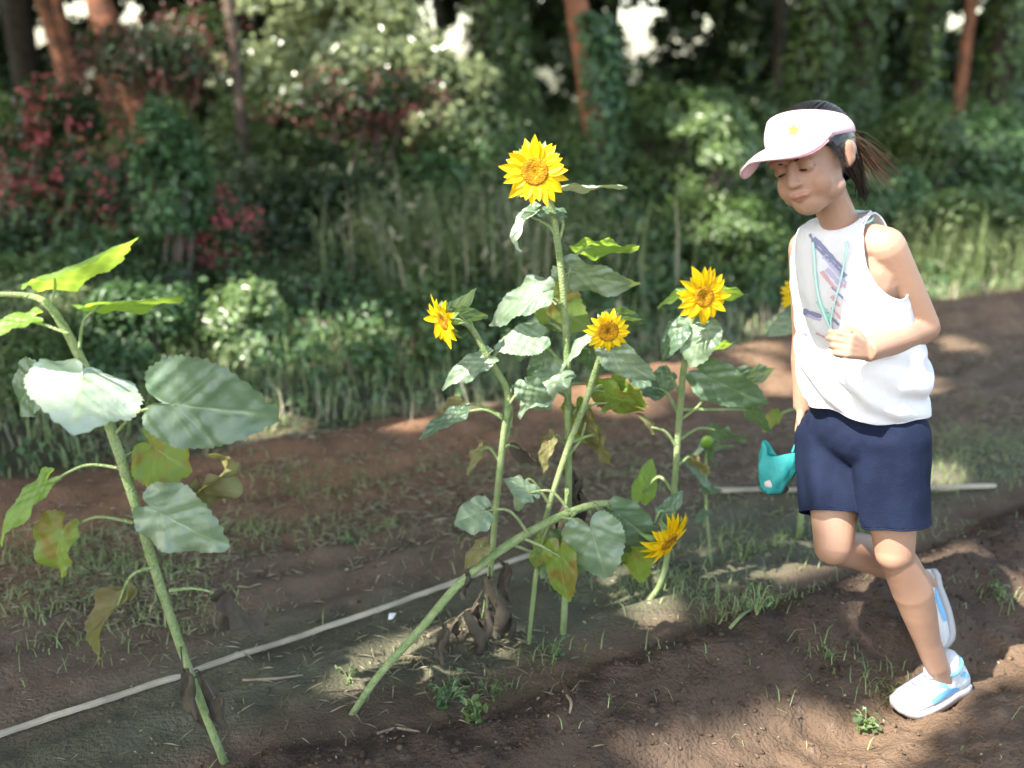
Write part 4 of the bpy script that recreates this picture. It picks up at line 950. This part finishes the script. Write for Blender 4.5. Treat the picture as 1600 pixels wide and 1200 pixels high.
def hp(x, y, z): return HD + Mh @ (Vector((x, y, z)) * HS)
# --- body
b = MB()
fr = Matrix((lft, -fwd, upv)).transposed()
def tor(c, a, d, h): b.ball(c, (a, d, h), fr, 3)
tor(chest + upv * .02, .108, .074, .105); tor(waist, .086, .062, .09); tor(pelv - upv * .01, .106, .080, .075); tor(neck0 - upv * .035, .095, .058, .045)
tor(chest.lerp(waist, .5), .098, .070, .09); tor(waist.lerp(pelv, .5), .090, .064, .08)
b.cap(neck0 - upv * .02, hp(0, .028, -.06), .036, .034)
for (s0, e0, w0) in ((shL, elL, wrL), (shR, elR, wrR)):
    b.cap(neck0 - upv * .018, s0, .034, .036); b.cap(s0 - upv * .004, e0, .0385, .033, 20); m1 = e0.lerp(w0, .35)
    b.tube([e0 - (w0 - e0) * .08, e0, m1, e0.lerp(w0, .7), w0], [.020, .0325, .0335, .0270, .0225], 20, True, 6)
for (h0, k0, a0) in ((hipL, knL, anL), (hipR, knR, anR)):
    b.cap(h0, k0, .068, .0405, 24); ax = (a0 - k0).normalized(); back = (-fwd - ax * (-fwd).dot(ax)).normalized()
    b.ball(k0 + back * -.004, .0385, None, 3)
    b.tube([k0 - ax * .02, k0 + ax * .015, k0.lerp(a0, .2) + back * .006, k0.lerp(a0, .36) + back * .010, k0.lerp(a0, .55) + back * .006, k0.lerp(a0, .78), a0 + ax * .01], [.026, .0375, .0405, .0430, .0375, .0285, .0260], 24, True, 6)
# ankle stubs into the shoes
dirL = (foot_toe - foot_heel); dirL.z = 0; dirL.normalize()
b.cap(anL, foot_heel + dirL * .05 + upv * .035, .026, .026)
toeR = P(1466, 990, 2.13); heelR = P(1450, 893, 2.22); dirR = (toeR - heelR).normalized()
b.cap(anR, heelR + dirR * .05 , .026, .024)
# --- head
def hb(x, y, z, a, d, h): b.ball(hp(x, y, z), (a * HS, d * HS, h * HS), Mh, 3)
hb(0, .016, .028, .073, .086, .078); hb(0, -.018, -.022, .060, .066, .070); hb(0, -.044, -.062, .036, .034, .032); hb(0, -.058, -.075, .019, .017, .015)
for s_ in (1, -1):
    hb(s_ * .030, -.046, -.030, .028, .028, .032); hb(s_ * .040, -.018, -.052, .024, .034, .024)
    hb(s_ * .028, -.070, .026, .026, .015, .010); hb(s_ * .0285, -.071, .006, .0155, .0115, .0105)
    b.cap(hp(s_ * .072, .014, .016), hp(s_ * .070, .010, -.018), .013, .008, 12); hb(s_ * .079, .024, .008, .0065, .014, .017); hb(s_ * .077, .018, -.010, .0060, .009, .011)
b.cap(hp(0, -.079, .014), hp(0, -.094, -.018), .008, .0098, 14); hb(0, -.091, -.020, .0135, .010, .0085)
for s_ in (1, -1): hb(s_ * .010, -.086, -.021, .0065, .0075, .0055)
b.cap(hp(-.016, -.080, -.045), hp(.016, -.080, -.045), .0055, .0055, 10); hb(0, -.0845, -.0435, .014, .0065, .0046); hb(0, -.0825, -.0515, .0125, .007, .0052)
# --- hands
def hand(w, d, side, n, s=1.0, curl=.8, spread=.12):
    """palm from wrist w along d; side = towards the thumb; n = back of the hand; fingers curl away from n"""
    d = d.normalized(); side = (side - d * side.dot(d)).normalized(); n = (n - d * n.dot(d) - side * n.dot(side)).normalized()
    for k in range(4):
        o = (1.5 - k) * .0145 * s
        b.cap(w + side * o * .55, w + d * .052 * s + side * o, .0115 * s, .0088 * s, 12)
        L = (.034, .040, .037, .029)[k] * s; a = curl * (.75 + .15 * k); p = w + d * .052 * s + side * o; sd = side * (spread * (1.5 - k) * .25)
        ang = .25
        for j, f_ in enumerate((1, .72, .55)):
            ang += a * (.45, .75, .6)[j]; v = (d * math.cos(ang) - n * math.sin(ang) + sd).normalized(); q = p + v * L * f_
            b.cap(p, q, .0074 * s * (1 - .07 * j), .0070 * s * (1 - .09 * j), 10); p = q
    t0 = w + d * .012 * s + side * .017 * s; t1 = t0 + (d * .6 + side * .65 - n * .25).normalized() * .027 * s; t2 = t1 + (d * .85 + side * .15 - n * .4).normalized() * .022 * s; t3 = t2 + (d * .9 - side * .15 - n * .45).normalized() * .015 * s
    b.cap(t0, t1, .0105 * s, .0088 * s, 10); b.cap(t1, t2, .0085 * s, .0078 * s, 10); b.cap(t2, t3, .0078 * s, .0066 * s, 10)
    return w + d * .06 * s - n * .02 * s
hL = hand(wrL, (P(1296, 530, 1.79) - wrL), Vector((-.1, .1, 1)), Vector((.25, -1, .1)), .82, 1.55)
hR = hand(wrR, (P(1250, 690, 2.08) - wrR), Vector((-.6, -.8, 0)), Vector((-.9, .5, 0)), .92, 1.35)
me = remesh(b, .0031, 5, .5); co = co_get(me)
skin = np.ones((len(co), 3)) * np.array([.36, .212, .145])
skin *= (.88 + .24 * fbm(co[:, 0] * 22 + co[:, 1] * 9, co[:, 2] * 22, 3, 3))[:, None]
def spot(c, r, k, a):
    d = np.linalg.norm((co - v3(c)) , axis=1); m = (np.exp(-(d / r) ** 2) * a)[:, None]; skin[:] = skin * (1 - m) + np.array(k) * m
for xx in (-.012, -.005, .005, .012): spot(hp(xx, -.087, -.0475), .0062, (.34, .12, .10), .7)
for s_ in (1, -1): spot(hp(s_ * .045, -.065, -.028), .022, (.42, .20, .13), .4); spot(hp(s_ * .08, .018, .004), .02, (.40, .18, .12), .4)
for q in (knL, knR, elL, elR): spot(q, .05, (.28, .145, .09), .5)
finish('body', me, M_skin, girl, 0, True, skin)
# --- eyes: nearly closed, looking down
for s_ in (1, -1):
    mb = MB(); pts = [hp(s_ * (.0155 + .0065 * k), -.0835 + .0016 * (k - 1.6) ** 2 + .0008 * k * k, .0035 - .0011 * (2 - abs(k - 2)) ) for k in range(5)]
    mb.tube(pts, [.0009, .0022, .0026, .0022, .0009], 6, True, 4); mb.build('eyelashes', M_dark, girl)
    mb = MB(); pts = [hp(s_ * (.013 + .008 * k), -.0835 + .0012 * k * k, .023 + .0016 * (2 - abs(k - 2))) for k in range(5)]
    mb.tube(pts, [.0010, .0021, .0023, .0019, .0007], 6, True, 4); mb.build('eyebrow', M_dark, girl)
mb = MB(); mb.tube([hp(-.017, -.0845, -.0475), hp(-.007, -.0905, -.0482), hp(.007, -.0905, -.0482), hp(.017, -.0845, -.0475)], [.0004, .0010, .0010, .0004], 6, True, 5); mb.build('mouth_line', mat('inner_lip', (.22, .06, .05), .6, var=0), girl)
# --- hair cap
hb_ = MB(); b0, b = b, hb_
hb(0, .022, .034, .080, .090, .082); hb(0, .055, -.010, .066, .050, .060); b = b0
hm = remesh(hb_, .004, 3)
def hloc(p): return (p - v3(HD)) @ np.array(Mh) / HS
def ghair(p):
    q = hloc(p); # keep behind the hairline
    return np.maximum(q[:, 1] + .045 + .5 * np.minimum(q[:, 2] - .03, 0) * -1.9, q[:, 2] - .062) if False else (q[:, 1] + .012 + 1.15 * (q[:, 2] - .015))
cut(hm, ghair)
co = co_get(hm); q = hloc(co); nn = no_get(hm); a = np.arctan2(q[:, 0], q[:, 2] + .02)
co_set(hm, co + nn * (.0012 * np.sin(a * 70) + .0015 * (vn(a * 18, q[:, 1] * 20, 2) - .5))[:, None])
finish('hair', hm, M_hair, girl, .003)
mb = MB(); rs = random.Random(4)
for k in range(150):      # loose strands combed back over the cap
    a = rs.uniform(-1.5, 1.5); pts = []
    for j in range(6):
        t = j / 5; y = -.045 + .145 * t; rr = math.sqrt(max(0, 1 - ((y - .022) / .094) ** 2)); aa = a * (1 - .35 * t) 
        pts.append(hp(math.sin(aa) * .0825 * rr, y, .034 + math.cos(aa) * .0845 * rr + rs.uniform(0, .0025)))
    mb.tube(pts, [.0004, .0008, .0009, .0009, .0008, .0005], 4, False, 3)
mb.build('hair_strand', M_hair, girl)
tie = hp(0, .108, .028)
mb = MB(); mb.tube([tie + Mh @ Vector((.012 * math.cos(a), .004, .012 * math.sin(a))) for a in np.linspace(0, 6.28, 12)], .004, 6, True, 2); mb.build('hair_tie', M_tealp, girl)
mb = MB(); endp = P(1384, 270, 2.02)
for k in range(130):
    j0 = Vector([rs.gauss(0, .005) for _ in range(3)]); sp = Vector([rs.gauss(0, .014) for _ in range(3)]); L = rs.uniform(.65, 1.12)
    e = tie.lerp(endp, L); m1 = tie.lerp(endp, .45 * L) + Vector((.0, .01, .018))
    mb.tube([tie + j0 * .6, m1 + j0 + sp * .6, e + sp * 1.2 + Vector((0, 0, -.012 * L))], [.0010, .0009, .0003], 4, False, 5)
mb.build('ponytail', M_hairb, girl)
mb = MB()
for k in range(70):
    s0 = hp(.060 + rs.uniform(-.02, .014), .050 + rs.uniform(-.02, .02), -.02 + rs.uniform(-.01, .03)); e = P(1352 + rs.gauss(0, 6), 306 + rs.gauss(0, 7), 1.95)
    mb.tube([s0, s0.lerp(e, .5) + Vector((.004, 0, -.004)) + Vector([rs.gauss(0, .002) for _ in range(3)]), e], [.0012, .0010, .0004], 4, False, 4)
mb.build('neck_hair', M_hair, girl)
mb = MB()
for k in range(26):       # wisps in front of the ear
    s0 = hp(.066 + rs.uniform(-.006, .004), -.03 + rs.uniform(-.012, .02), .035); e = hp(.072, -.012 + rs.uniform(-.015, .02), -.02 + rs.uniform(-.02, .02))
    mb.tube([s0, s0.lerp(e, .5) + Mh @ Vector((.005, 0, 0)), e], [.0009, .0008, .0003], 4, False, 4)
mb.build('hair_wisp', M_hair, girl)
# --- visor: band round the head and a long arched peak
def bandp(a, t, off=0.0):
    # a: 0 = front, +-pi = back ; t 0 bottom .. 1 top
    h = (.046 * (.5 + .5 * math.cos(a)) + .018); zc = .028 + .014 * math.cos(a) - .0 + h * t; k = 1 - .20 * t * t * (.55 + .45 * math.cos(a))
    return hp(math.sin(a) * (.0835 + off) * k, .020 - math.cos(a) * (.0985 + off) * k, zc + .011)
V = []; F = []; NA = 64; NB = 7
for i in range(NA):
    for j in range(NB): V.append(bandp(2 * math.pi * i / NA, j / (NB - 1), .002 * math.sin(j / (NB - 1) * math.pi)))
for i in range(NA):
    for j in range(NB - 1): q = i * NB + j; r_ = ((i + 1) % NA) * NB + j; F.append((q, r_, r_ + 1, q + 1))
vis = MB().add(V, F).build('visor', M_pink, girl); q = vis.modifiers.new('thick', 'SOLIDIFY'); q.thickness = .003
V = []; F = []; n1, n2 = 33, 11
def peakp(s_, t, dz=0):
    a = s_ * 1.08; b0_ = bandp(a, 0.0); e_ = max(0, 1 - abs(s_) ** 2.6) ** .55
    zb_ = .039 + .014 * math.cos(a); out = hp(math.sin(a) * .088, .020 - .0985 * math.cos(a) - .138 * e_, zb_ * (1 - e_) + e_ * (.052 - .050 * abs(s_) ** 2 - .026 * max(0, -s_)))
    p = b0_.lerp(out, t); return p + uh * (dz + .010 * math.sin(t * math.pi) * math.cos(a) + .006 * t)
for i in range(n1):
    for j in range(n2): V.append(peakp((i / (n1 - 1)) * 2 - 1, j / (n2 - 1)))
for i in range(n1 - 1):
    for j in range(n2 - 1): q = i * n2 + j; F.append((q, q + 1, q + n2 + 1, q + n2))
pk = MB().add(V, F).build('visor_peak', M_pink, vis); q = pk.modifiers.new('thick', 'SOLIDIFY'); q.thickness = .0035
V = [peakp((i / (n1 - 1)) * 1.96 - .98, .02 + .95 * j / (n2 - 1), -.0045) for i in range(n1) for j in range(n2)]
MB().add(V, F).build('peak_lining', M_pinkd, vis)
# yellow flower emblem on the band
V = []; c0 = bandp(.28, .45, .0042); tx_ = (bandp(.34, .45, .0042) - bandp(.22, .45, .0042)).normalized(); ty_ = (bandp(.28, .6, .0042) - bandp(.28, .3, .0042)).normalized(); nf = tx_.cross(ty_)
for k in range(30): a = k * 2 * math.pi / 30; r_ = .0085 * (1 + .28 * math.cos(5 * a)); V.append(c0 + tx_ * math.cos(a) * r_ + ty_ * math.sin(a) * r_)
V.append(c0 + nf * -.0005); MB().add(V, [(30, k, (k + 1) % 30) for k in range(30)]).build('emblem', mat('pale_yellow_patch', (.72, .52, .04), .7, var=0), vis)
# --- sleeveless top
sb = MB()
def ringp(c, a, d, k, N, fold, ph):
    t = 2 * math.pi * k / N; r_ = 1 + fold * math.sin(5 * t + ph) + fold * .6 * math.sin(11 * t + 2 * ph)
    return c + lft * math.cos(t) * a * r_ - fwd * math.sin(t) * d * r_
N = 48; lev = [(-.045, .131, .106, .035), (-.01, .133, .107, .032), (.05, .139, .108, .022), (.11, .135, .100, .015), (.17, .126, .093, .010), (.23, .122, .088, .006), (.28, .118, .082, .003), (.325, .112, .074, 0), (.355, .100, .062, 0), (.372, .07, .045, 0)]
zt = neck0.z; zb = pelv.z
V = []; F = []
top_c = neck0; 
for i, (h, a_, d_, fo) in enumerate(lev):
    t = (h + .045) / .417; 
    c = (pelv.lerp(waist, min(1, max(0, (h + .045) / .17))) if h < .125 else waist.lerp(chest, min(1, (h - .125) / .13)) if h < .255 else chest.lerp(neck0, min(1, (h - .255) / .12)))
    c = Vector((c.x, c.y, P(1346, 636, 2.0).z + (neck0.z + .005 - P(1346, 636, 2.0).z) * t)) 
    for k in range(N): V.append(ringp(c, a_, d_, k, N, fo, i * .35))
for i in range(len(lev) - 1):
    for k in range(N): F.append((i * N + k, i * N + (k + 1) % N, (i + 1) * N + (k + 1) % N, (i + 1) * N + k))
F.append(tuple(range(N))[::-1]); F.append(tuple(range((len(lev) - 1) * N, len(lev) * N)))
sb.add(V, F)
for s0 in (shL, shR): sb.cap(neck0 + upv * .000, s0 + upv * .006 , .040, .043, 16)
sm = remesh(sb, .004, 6, .5)
hemz = P(1346, 630, 2.0).z
cut(sm, lambda p: p[:, 2] - (hemz + .006 * np.sin(p[:, 0] * 40)))
nk = v3(neck0); lf = np.array(lft[:]); fw = np.array(fwd[:])
cut(sm, lambda p: ((((p - nk) @ lf) / .047) ** 2 + (((p - nk) @ fw - .020) / .056) ** 2 + ((p[:, 2] - nk[2] - .040) / .056) ** 2) ** .5 - 1)
def arm(s0, sg):
    S = v3(s0)
    def g(p):
        l = (p - S) @ lf * sg; f_ = (p - S) @ fw; z = p[:, 2] - S[2]
        # opening: beyond a slanted plane and above the armpit
        d1 = (-.011 - .30 * (z + .02)) - l
        inside = ((f_ / .060) ** 2 + ((z + .020) / .078) ** 2) ** .5 - 1
        return np.maximum(d1, inside * .06)
    return g
cut(sm, arm(shL, 1)); cut(sm, arm(shR, -1))
co = co_get(sm); nn = no_get(sm); l_ = (co - nk) @ lf; zz = co[:, 2]
wr = .0065 * (fbm(l_ * 9 + zz * 6, zz * 9 - l_ * 3 + (co @ fw) * 4, 7, 3) - .5) * 2 + .005 * np.sin((l_ * .6 + zz * 1.0) * 95 + 5 * fbm(l_ * 8, zz * 8, 3, 2)) * np.clip((nk[2] - .18 - zz) / .15, 0, 1)
co_set(sm, co + nn * wr[:, None])
sm2 = sm.copy(); shirt = finish('tank_top', sm, M_shirt, girl, .002)
M_bind = mat('binding', (.62, .60, .64), .9, var=0); trim(sm2, M_bind, shirt, 'binding', .0022)
# printed graphic on the chest: slanted coloured streaks shrink-fitted just proud of the cloth
bvh = None
from mathutils.bvhtree import BVHTree
def make_bvh(o):
    dg = bpy.context.evaluated_depsgraph_get(); dg.update(); m_ = o.evaluated_get(dg).to_mesh(); off = root_loc(o)
    t = BVHTree.FromPolygons([tuple(v.co + off) for v in m_.vertices], [tuple(p.vertices) for p in m_.polygons]); o.evaluated_get(dg).to_mesh_clear(); return t
bvh = make_bvh(shirt)
def onshirt(px, py, lift=.0015):
    o = Vector((0, 0, CAMZ)); d = ray(px, py).normalized(); h = bvh.ray_cast(o, d, 4)
    return h[0] + h[1] * (lift if h[1].dot(d) < 0 else -lift) if h[0] else None
def printp(name, m, a, bb_, w0, w1, n=12, wob=1.5):
    V = []; dx, dy = bb_[0] - a[0], bb_[1] - a[1]; L = math.hypot(dx, dy); nx_, ny_ = -dy / L, dx / L
    for i in range(n + 1):
        t = i / n; w_ = w0 * (1 - t) + w1 * t; w_ *= .75 + .5 * rs.random(); 
        for s_ in (-.5, -.17, .17, .5):
            p = onshirt(a[0] + dx * t + nx_ * w_ * s_ + rs.uniform(-wob, wob) * .3, a[1] + dy * t + ny_ * w_ * s_, .0016)
            if p is None: return
            V.append(p)
    F = [(4 * i + j, 4 * i + j + 1, 4 * i + j + 5, 4 * i + j + 4) for i in range(n) for j in range(3)]
    MB().add(V, F).build(name, m, shirt)
inkN = mat('navy_ink', (.22, .23, .36), .9, var=0); inkR = mat('rose_ink', (.62, .35, .40), .9, var=0); inkG = mat('green_ink', (.30, .66, .56), .9, var=0); inkV = mat('lilac_ink', (.45, .42, .62), .9, var=0)
for (m_, a_, e_, w0, w1) in ((inkN, (1272, 372), (1318, 420), 7, 5), (inkN, (1275, 385), (1322, 432), 4, 6), (inkV, (1288, 400), (1326, 446), 7, 4), (inkV, (1292, 420), (1316, 448), 8, 5), (inkR, (1284, 424), (1306, 452), 6, 4), (inkR, (1312, 440), (1326, 452), 6, 3), (inkR, (1300, 462), (1312, 478), 6, 4), (inkN, (1266, 366), (1276, 388), 4, 4), (inkN, (1300, 448), (1322, 470), 3, 3), (inkN, (1256, 486), (1284, 494), 9, 6), (inkV, (1262, 492), (1282, 500), 6, 4), (inkN, (1292, 488), (1312, 508), 6, 3), (inkR, (1300, 480), (1314, 498), 4, 3), (inkN, (1255, 520), (1262, 523), 5, 4), (inkG, (1278, 470), (1298, 500), 7, 9), (inkR, (1276, 520), (1292, 528), 3, 3)):
    printp('print', m_, a_, e_, w0, w1)
# lanyard round the neck down the chest
def strap(pxs, w, name):
    pts = [onshirt(px, py, .004) for px, py in pxs]; pts = [p for p in pts if p]
    MB().tube(pts, w, 6, True, 4).build(name, M_tealp, girl)
strap([(1326, 352), (1324, 380), (1320, 410), (1314, 440), (1306, 470), (1300, 500), (1302, 520)], .0022, 'lanyard')
strap([(1272, 380), (1274, 400), (1276, 430), (1280, 460), (1290, 490), (1300, 515)], .0030, 'lanyard')
nb = [neck0 + lft * .047 * math.cos(a) - fwd * .050 * math.sin(a) + upv * (.012 + .010 * math.sin(a)) for a in np.linspace(-.3, math.pi + .3, 10)]
MB().tube(nb, .003, 6, True, 3).build('lanyard', M_tealp, girl)
# --- shorts
pb = MB(); pb.ball(pelv - upv * .005, (.124, .100, .085), fr, 3); pb.cap(pelv + upv * .06 + lft * .03, pelv + upv * .06 - lft * .03, .088, .088, 20)
for (h0, k0) in ((hipL, knL), (hipR, knR)):
    pb.cap(h0 + upv * .01, h0.lerp(k0, .98), .083, .066, 26)
pm = remesh(pb, .0045, 5)
def gleg(p):
    out = np.full(len(p), 9.0)
    segs = []
    for (h0, k0, tt) in ((hipL, knL, P(1398, 812, 1.93)), (hipR, knR, P(1300, 803, 1.98))):
        a_ = v3((k0 - h0).normalized()); segs.append((v3(h0), a_, v3(tt)))
    d = []; g_ = []
    for (h, a_, tt) in segs:
        q = p - h; al_ = q @ a_; d.append(np.linalg.norm(q - al_[:, None] * a_, axis=1)); g_.append((tt - p) @ a_)
    return np.where(d[0] < d[1], g_[0], g_[1])
cut(pm, gleg); cut(pm, lambda p: (pelv.z + .125) - p[:, 2])
co = co_get(pm); nn = no_get(pm); l_ = (co - nk) @ lf; zz = co[:, 2]
fo = .006 * np.sin(l_ * 70 + zz * 22 + 6 * fbm(l_ * 7, zz * 7, 2, 2)) * np.clip((pelv.z + .02 - zz) / .15, 0, 1) + .014 * (fbm(l_ * 10, zz * 8, 13, 3) - .5)
co_set(pm, co + nn * fo[:, None])
pm2 = pm.copy(); shorts = finish('shorts', pm, M_navy, girl, .0025); trim(pm2, M_navy, shorts, 'hem', .0026)
# --- shoes
def shoe(heel, d, u, L, parent_name='shoe'):
    d = d.normalized(); u = (u - d * u.dot(d)).normalized(); s = u.cross(d)
    def rg(t, zlo, zhi, wk=1.0, N=20, top=None):
        w = (.028 + .013 * math.sin(max(0, t - .25) / .75 * math.pi * .82)) * (1 if t > .06 else .80) * math.sqrt(max(.16, 1 - (max(0, t - .80) / .212) ** 2)) * wk
        out = []
        for k in range(N):
            a = 2 * math.pi * k / N; cx = math.copysign(abs(math.cos(a)) ** .75, math.cos(a)); cz = math.copysign(abs(math.sin(a)) ** (.8), math.sin(a))
            out.append(heel + d * (L * t) + s * (w * cx * (1 - .25 * max(0, cz))) + u * (zlo + (zhi - zlo) * (.5 + .5 * cz)))
        return out
    prof = [(0.0, .012, .056), (.03, .010, .070), (.10, .008, .076), (.20, .008, .074), (.32, .008, .075), (.45, .008, .070), (.58, .008, .060), (.70, .009, .050), (.82, .011, .043), (.92, .014, .036), (.98, .018, .027), (1.0, .020, .024)]
    V = []; F = []; N = 20
    for (t, a_, c_) in prof: V += rg(t, a_, c_, 1.0)
    for i in range(len(prof) - 1):
        for k in range(N): F.append((i * N + k, i * N + (k + 1) % N, (i + 1) * N + (k + 1) % N, (i + 1) * N + k))
    F.append(tuple(range(N))[::-1]); F.append(tuple(range((len(prof) - 1) * N, len(prof) * N)))
    sh = MB().add(V, F); 
    # padded collar round the ankle
    col = [heel + d * (.052 + .034 * math.cos(a)) + s * .0285 * math.sin(a) + u * (.075 + .008 * math.cos(a) ** 2 + .006 * (math.cos(a) < 0)) for a in np.linspace(0, 2 * math.pi, 17)]
    o = sh.build('shoe', M_shoe, girl); MB().tube(col, .0055, 8, False, 2).build('collar', M_sblue, o)
    def w_(t): return (.028 + .013 * math.sin(max(0, t - .25) / .75 * math.pi * .82)) * math.sqrt(max(.16, 1 - (max(0, t - .80) / .212) ** 2))
    def top(t): return float(np.interp(t, [q[0] for q in prof], [q[2] for q in prof]))
    MB().cap(heel + d * .052 + u * .04, heel + d * .050 + u * .092, .030, .0275, 20).build('sock', M_sock, o)
    Mt = Matrix((s, d, u)).transposed(); MB().ball(heel + d * .094 + u * .078, (.019, .016, .020), Mt, 3).build('tongue', M_sole, o)
    for t_ in (.80, .86):
        MB().tube([heel + d * L * (t_ - .05 * abs(q)) + s * w_(t_) * q * (1.0 - .22 * (1 - abs(q))) + u * (.012 + (top(t_) - .011) * math.sqrt(max(0, 1 - abs(q) ** 2.4)) + .001) for q in np.linspace(-1, 1, 11)], .0011, 5, False, 2).build('seam', M_lace, o)
    V = []; F = []
    for i in range(15):
        t = -.012 + 1.03 * i / 14; sp_r = .014 * max(0, (t - .8) / .2) ** 2 + .004 * max(0, (.08 - t) / .08); w = (.031 + .014 * math.sin(max(0, t - .2) / .8 * math.pi * .82)) * (1 if t > .06 else .82) * math.sqrt(max(.14, 1 - (max(0, t - .80) / .225) ** 2))
        for (a_, c_) in ((-1, .0), (-1.02, .018), (-.9, .020), (.9, .020), (1.02, .018), (1, .0)): V.append(heel + d * L * t + s * w * a_ + u * (c_ + sp_r - .001))
    for i in range(14):
        for k in range(6): F.append((i * 6 + k, i * 6 + (k + 1) % 6, (i + 1) * 6 + (k + 1) % 6, (i + 1) * 6 + k))
    F.append(tuple(range(6))[::-1]); F.append(tuple(range(84, 90))); MB().add(V, F).build('sole', M_sole, o)
    for i in range(5):
        t = .40 + .075 * i; zt_ = np.interp(t, [q[0] for q in prof], [q[2] for q in prof]) + .002; w = .015 + .001 * i
        MB().tube([heel + d * L * (t - .02) - s * w + u * (zt_ - .003), heel + d * L * t + u * (zt_ + .004), heel + d * L * (t + .02) + s * w + u * (zt_ - .003)], .0026, 6, True, 4).build('lace', M_lace, o)
    for sd in (1, -1):      # curved coloured panels on the sides
        for (t0, t1, z0, z1, w_) in ((.20, .66, .028, .034, .019), (.02, .16, .046, .058, .012), (.36, .52, .046, .056, .011)):
            V = []; n_ = 10
            for i in range(n_ + 1):
                t = t0 + (t1 - t0) * i / n_; zc = z0 + (z1 - z0) * i / n_ + .006 * math.sin(i / n_ * math.pi); hw = w_ * .5 * math.sin(math.pi * (.12 + .76 * i / n_))
                w = (.028 + .013 * math.sin(max(0, t - .25) / .75 * math.pi * .82)) * (1 if .06 < t else .8); zl = .008; zh = np.interp(t, [q[0] for q in prof], [q[2] for q in prof])
                for q_ in (-hw, 0, hw):
                    zz_ = min(zc + q_, zh - .003); cz = (zz_ - zl) / (zh - zl) * 2 - 1; cs = max(-.99, min(.99, math.copysign(abs(cz) ** 1.25, cz))); cxx = (1 - cs * cs) ** .375
                    V.append(heel + d * L * t + s * sd * (w * cxx * (1 - .25 * max(0, cz)) + .0016) + u * zz_)
            MB().add(V, [(3 * i + j, 3 * i + j + 1, 3 * i + j + 4, 3 * i + j + 3) for i in range(n_) for j in range(2)]).build('side_panel', M_sblue, o)
    return o
gz_h = foot_heel + upv * .012; shoe(gz_h - dirL * .006, (foot_toe + upv * .002) - gz_h, upv, (foot_toe - foot_heel).length + .006)
shoe(heelR, dirR, -fwd * -1 + Vector((-.3, -.3, .25)), .19)
# --- teal bag held in the far hand
bag_c = P(1222, 728, 2.07); kx = pxm(1222, 728, 2.07)
bag = thing('carry_bag', bag_c, 'small crumpled teal bag with pale print hanging from the far hand of the child', 'bag')
V = []; F = []; n1, n2 = 15, 28
for i in range(n1):
    t = i / (n1 - 1)
    for k in range(n2):
        a = 2 * math.pi * k / n2; w = (30 - 9 * t + 5 * math.sin(t * 5)) * kx; dd = (4 + 13 * math.sin(min(1, t * 1.15) * math.pi * .62)) * kx
        top = (12 * math.cos(a * 2 + .3) + 6 * math.sin(a * 3)) * kx * (1 - t) ** 1.5
        cr = 1 + .10 * math.sin(a * 5 + t * 6) + .05 * math.sin(a * 9 - t * 11)
        V.append(bag_c + Vector((-.35 * t * .02 + (math.cos(a) * w - 8 * kx * t) * cr, math.sin(a) * dd * cr, (26 - 66 * t) * kx + top)))
for i in range(n1 - 1):
    for k in range(n2): F.append((i * n2 + k, i * n2 + (k + 1) % n2, (i + 1) * n2 + (k + 1) % n2, (i + 1) * n2 + k))
F.append(tuple(range((n1 - 1) * n2, n1 * n2)))
cloth = MB().add(V, F).build('bag_cloth', M_teal, bag); q = cloth.modifiers.new('t', 'SOLIDIFY'); q.thickness = .0015
MB().ball(bag_c + Vector((-16 * kx, -.012, -26 * kx)), (12 * kx, .013, 10 * kx), sub=3).build('pale_print', mat('pale_pink_print', (.50, .36, .38), .7, var=0, noise=(60, 3), col2=(.62, .58, .56)), bag)
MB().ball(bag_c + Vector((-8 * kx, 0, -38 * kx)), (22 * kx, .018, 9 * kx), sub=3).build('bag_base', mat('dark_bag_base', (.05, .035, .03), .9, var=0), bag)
MB().tube([bag_c + Vector((14 * kx, 0, 22 * kx)), P(1246, 692, 2.075), bag_c + Vector((32 * kx, 0, 8 * kx))], .003, 6, True, 5).build('handle', M_teal, bag)
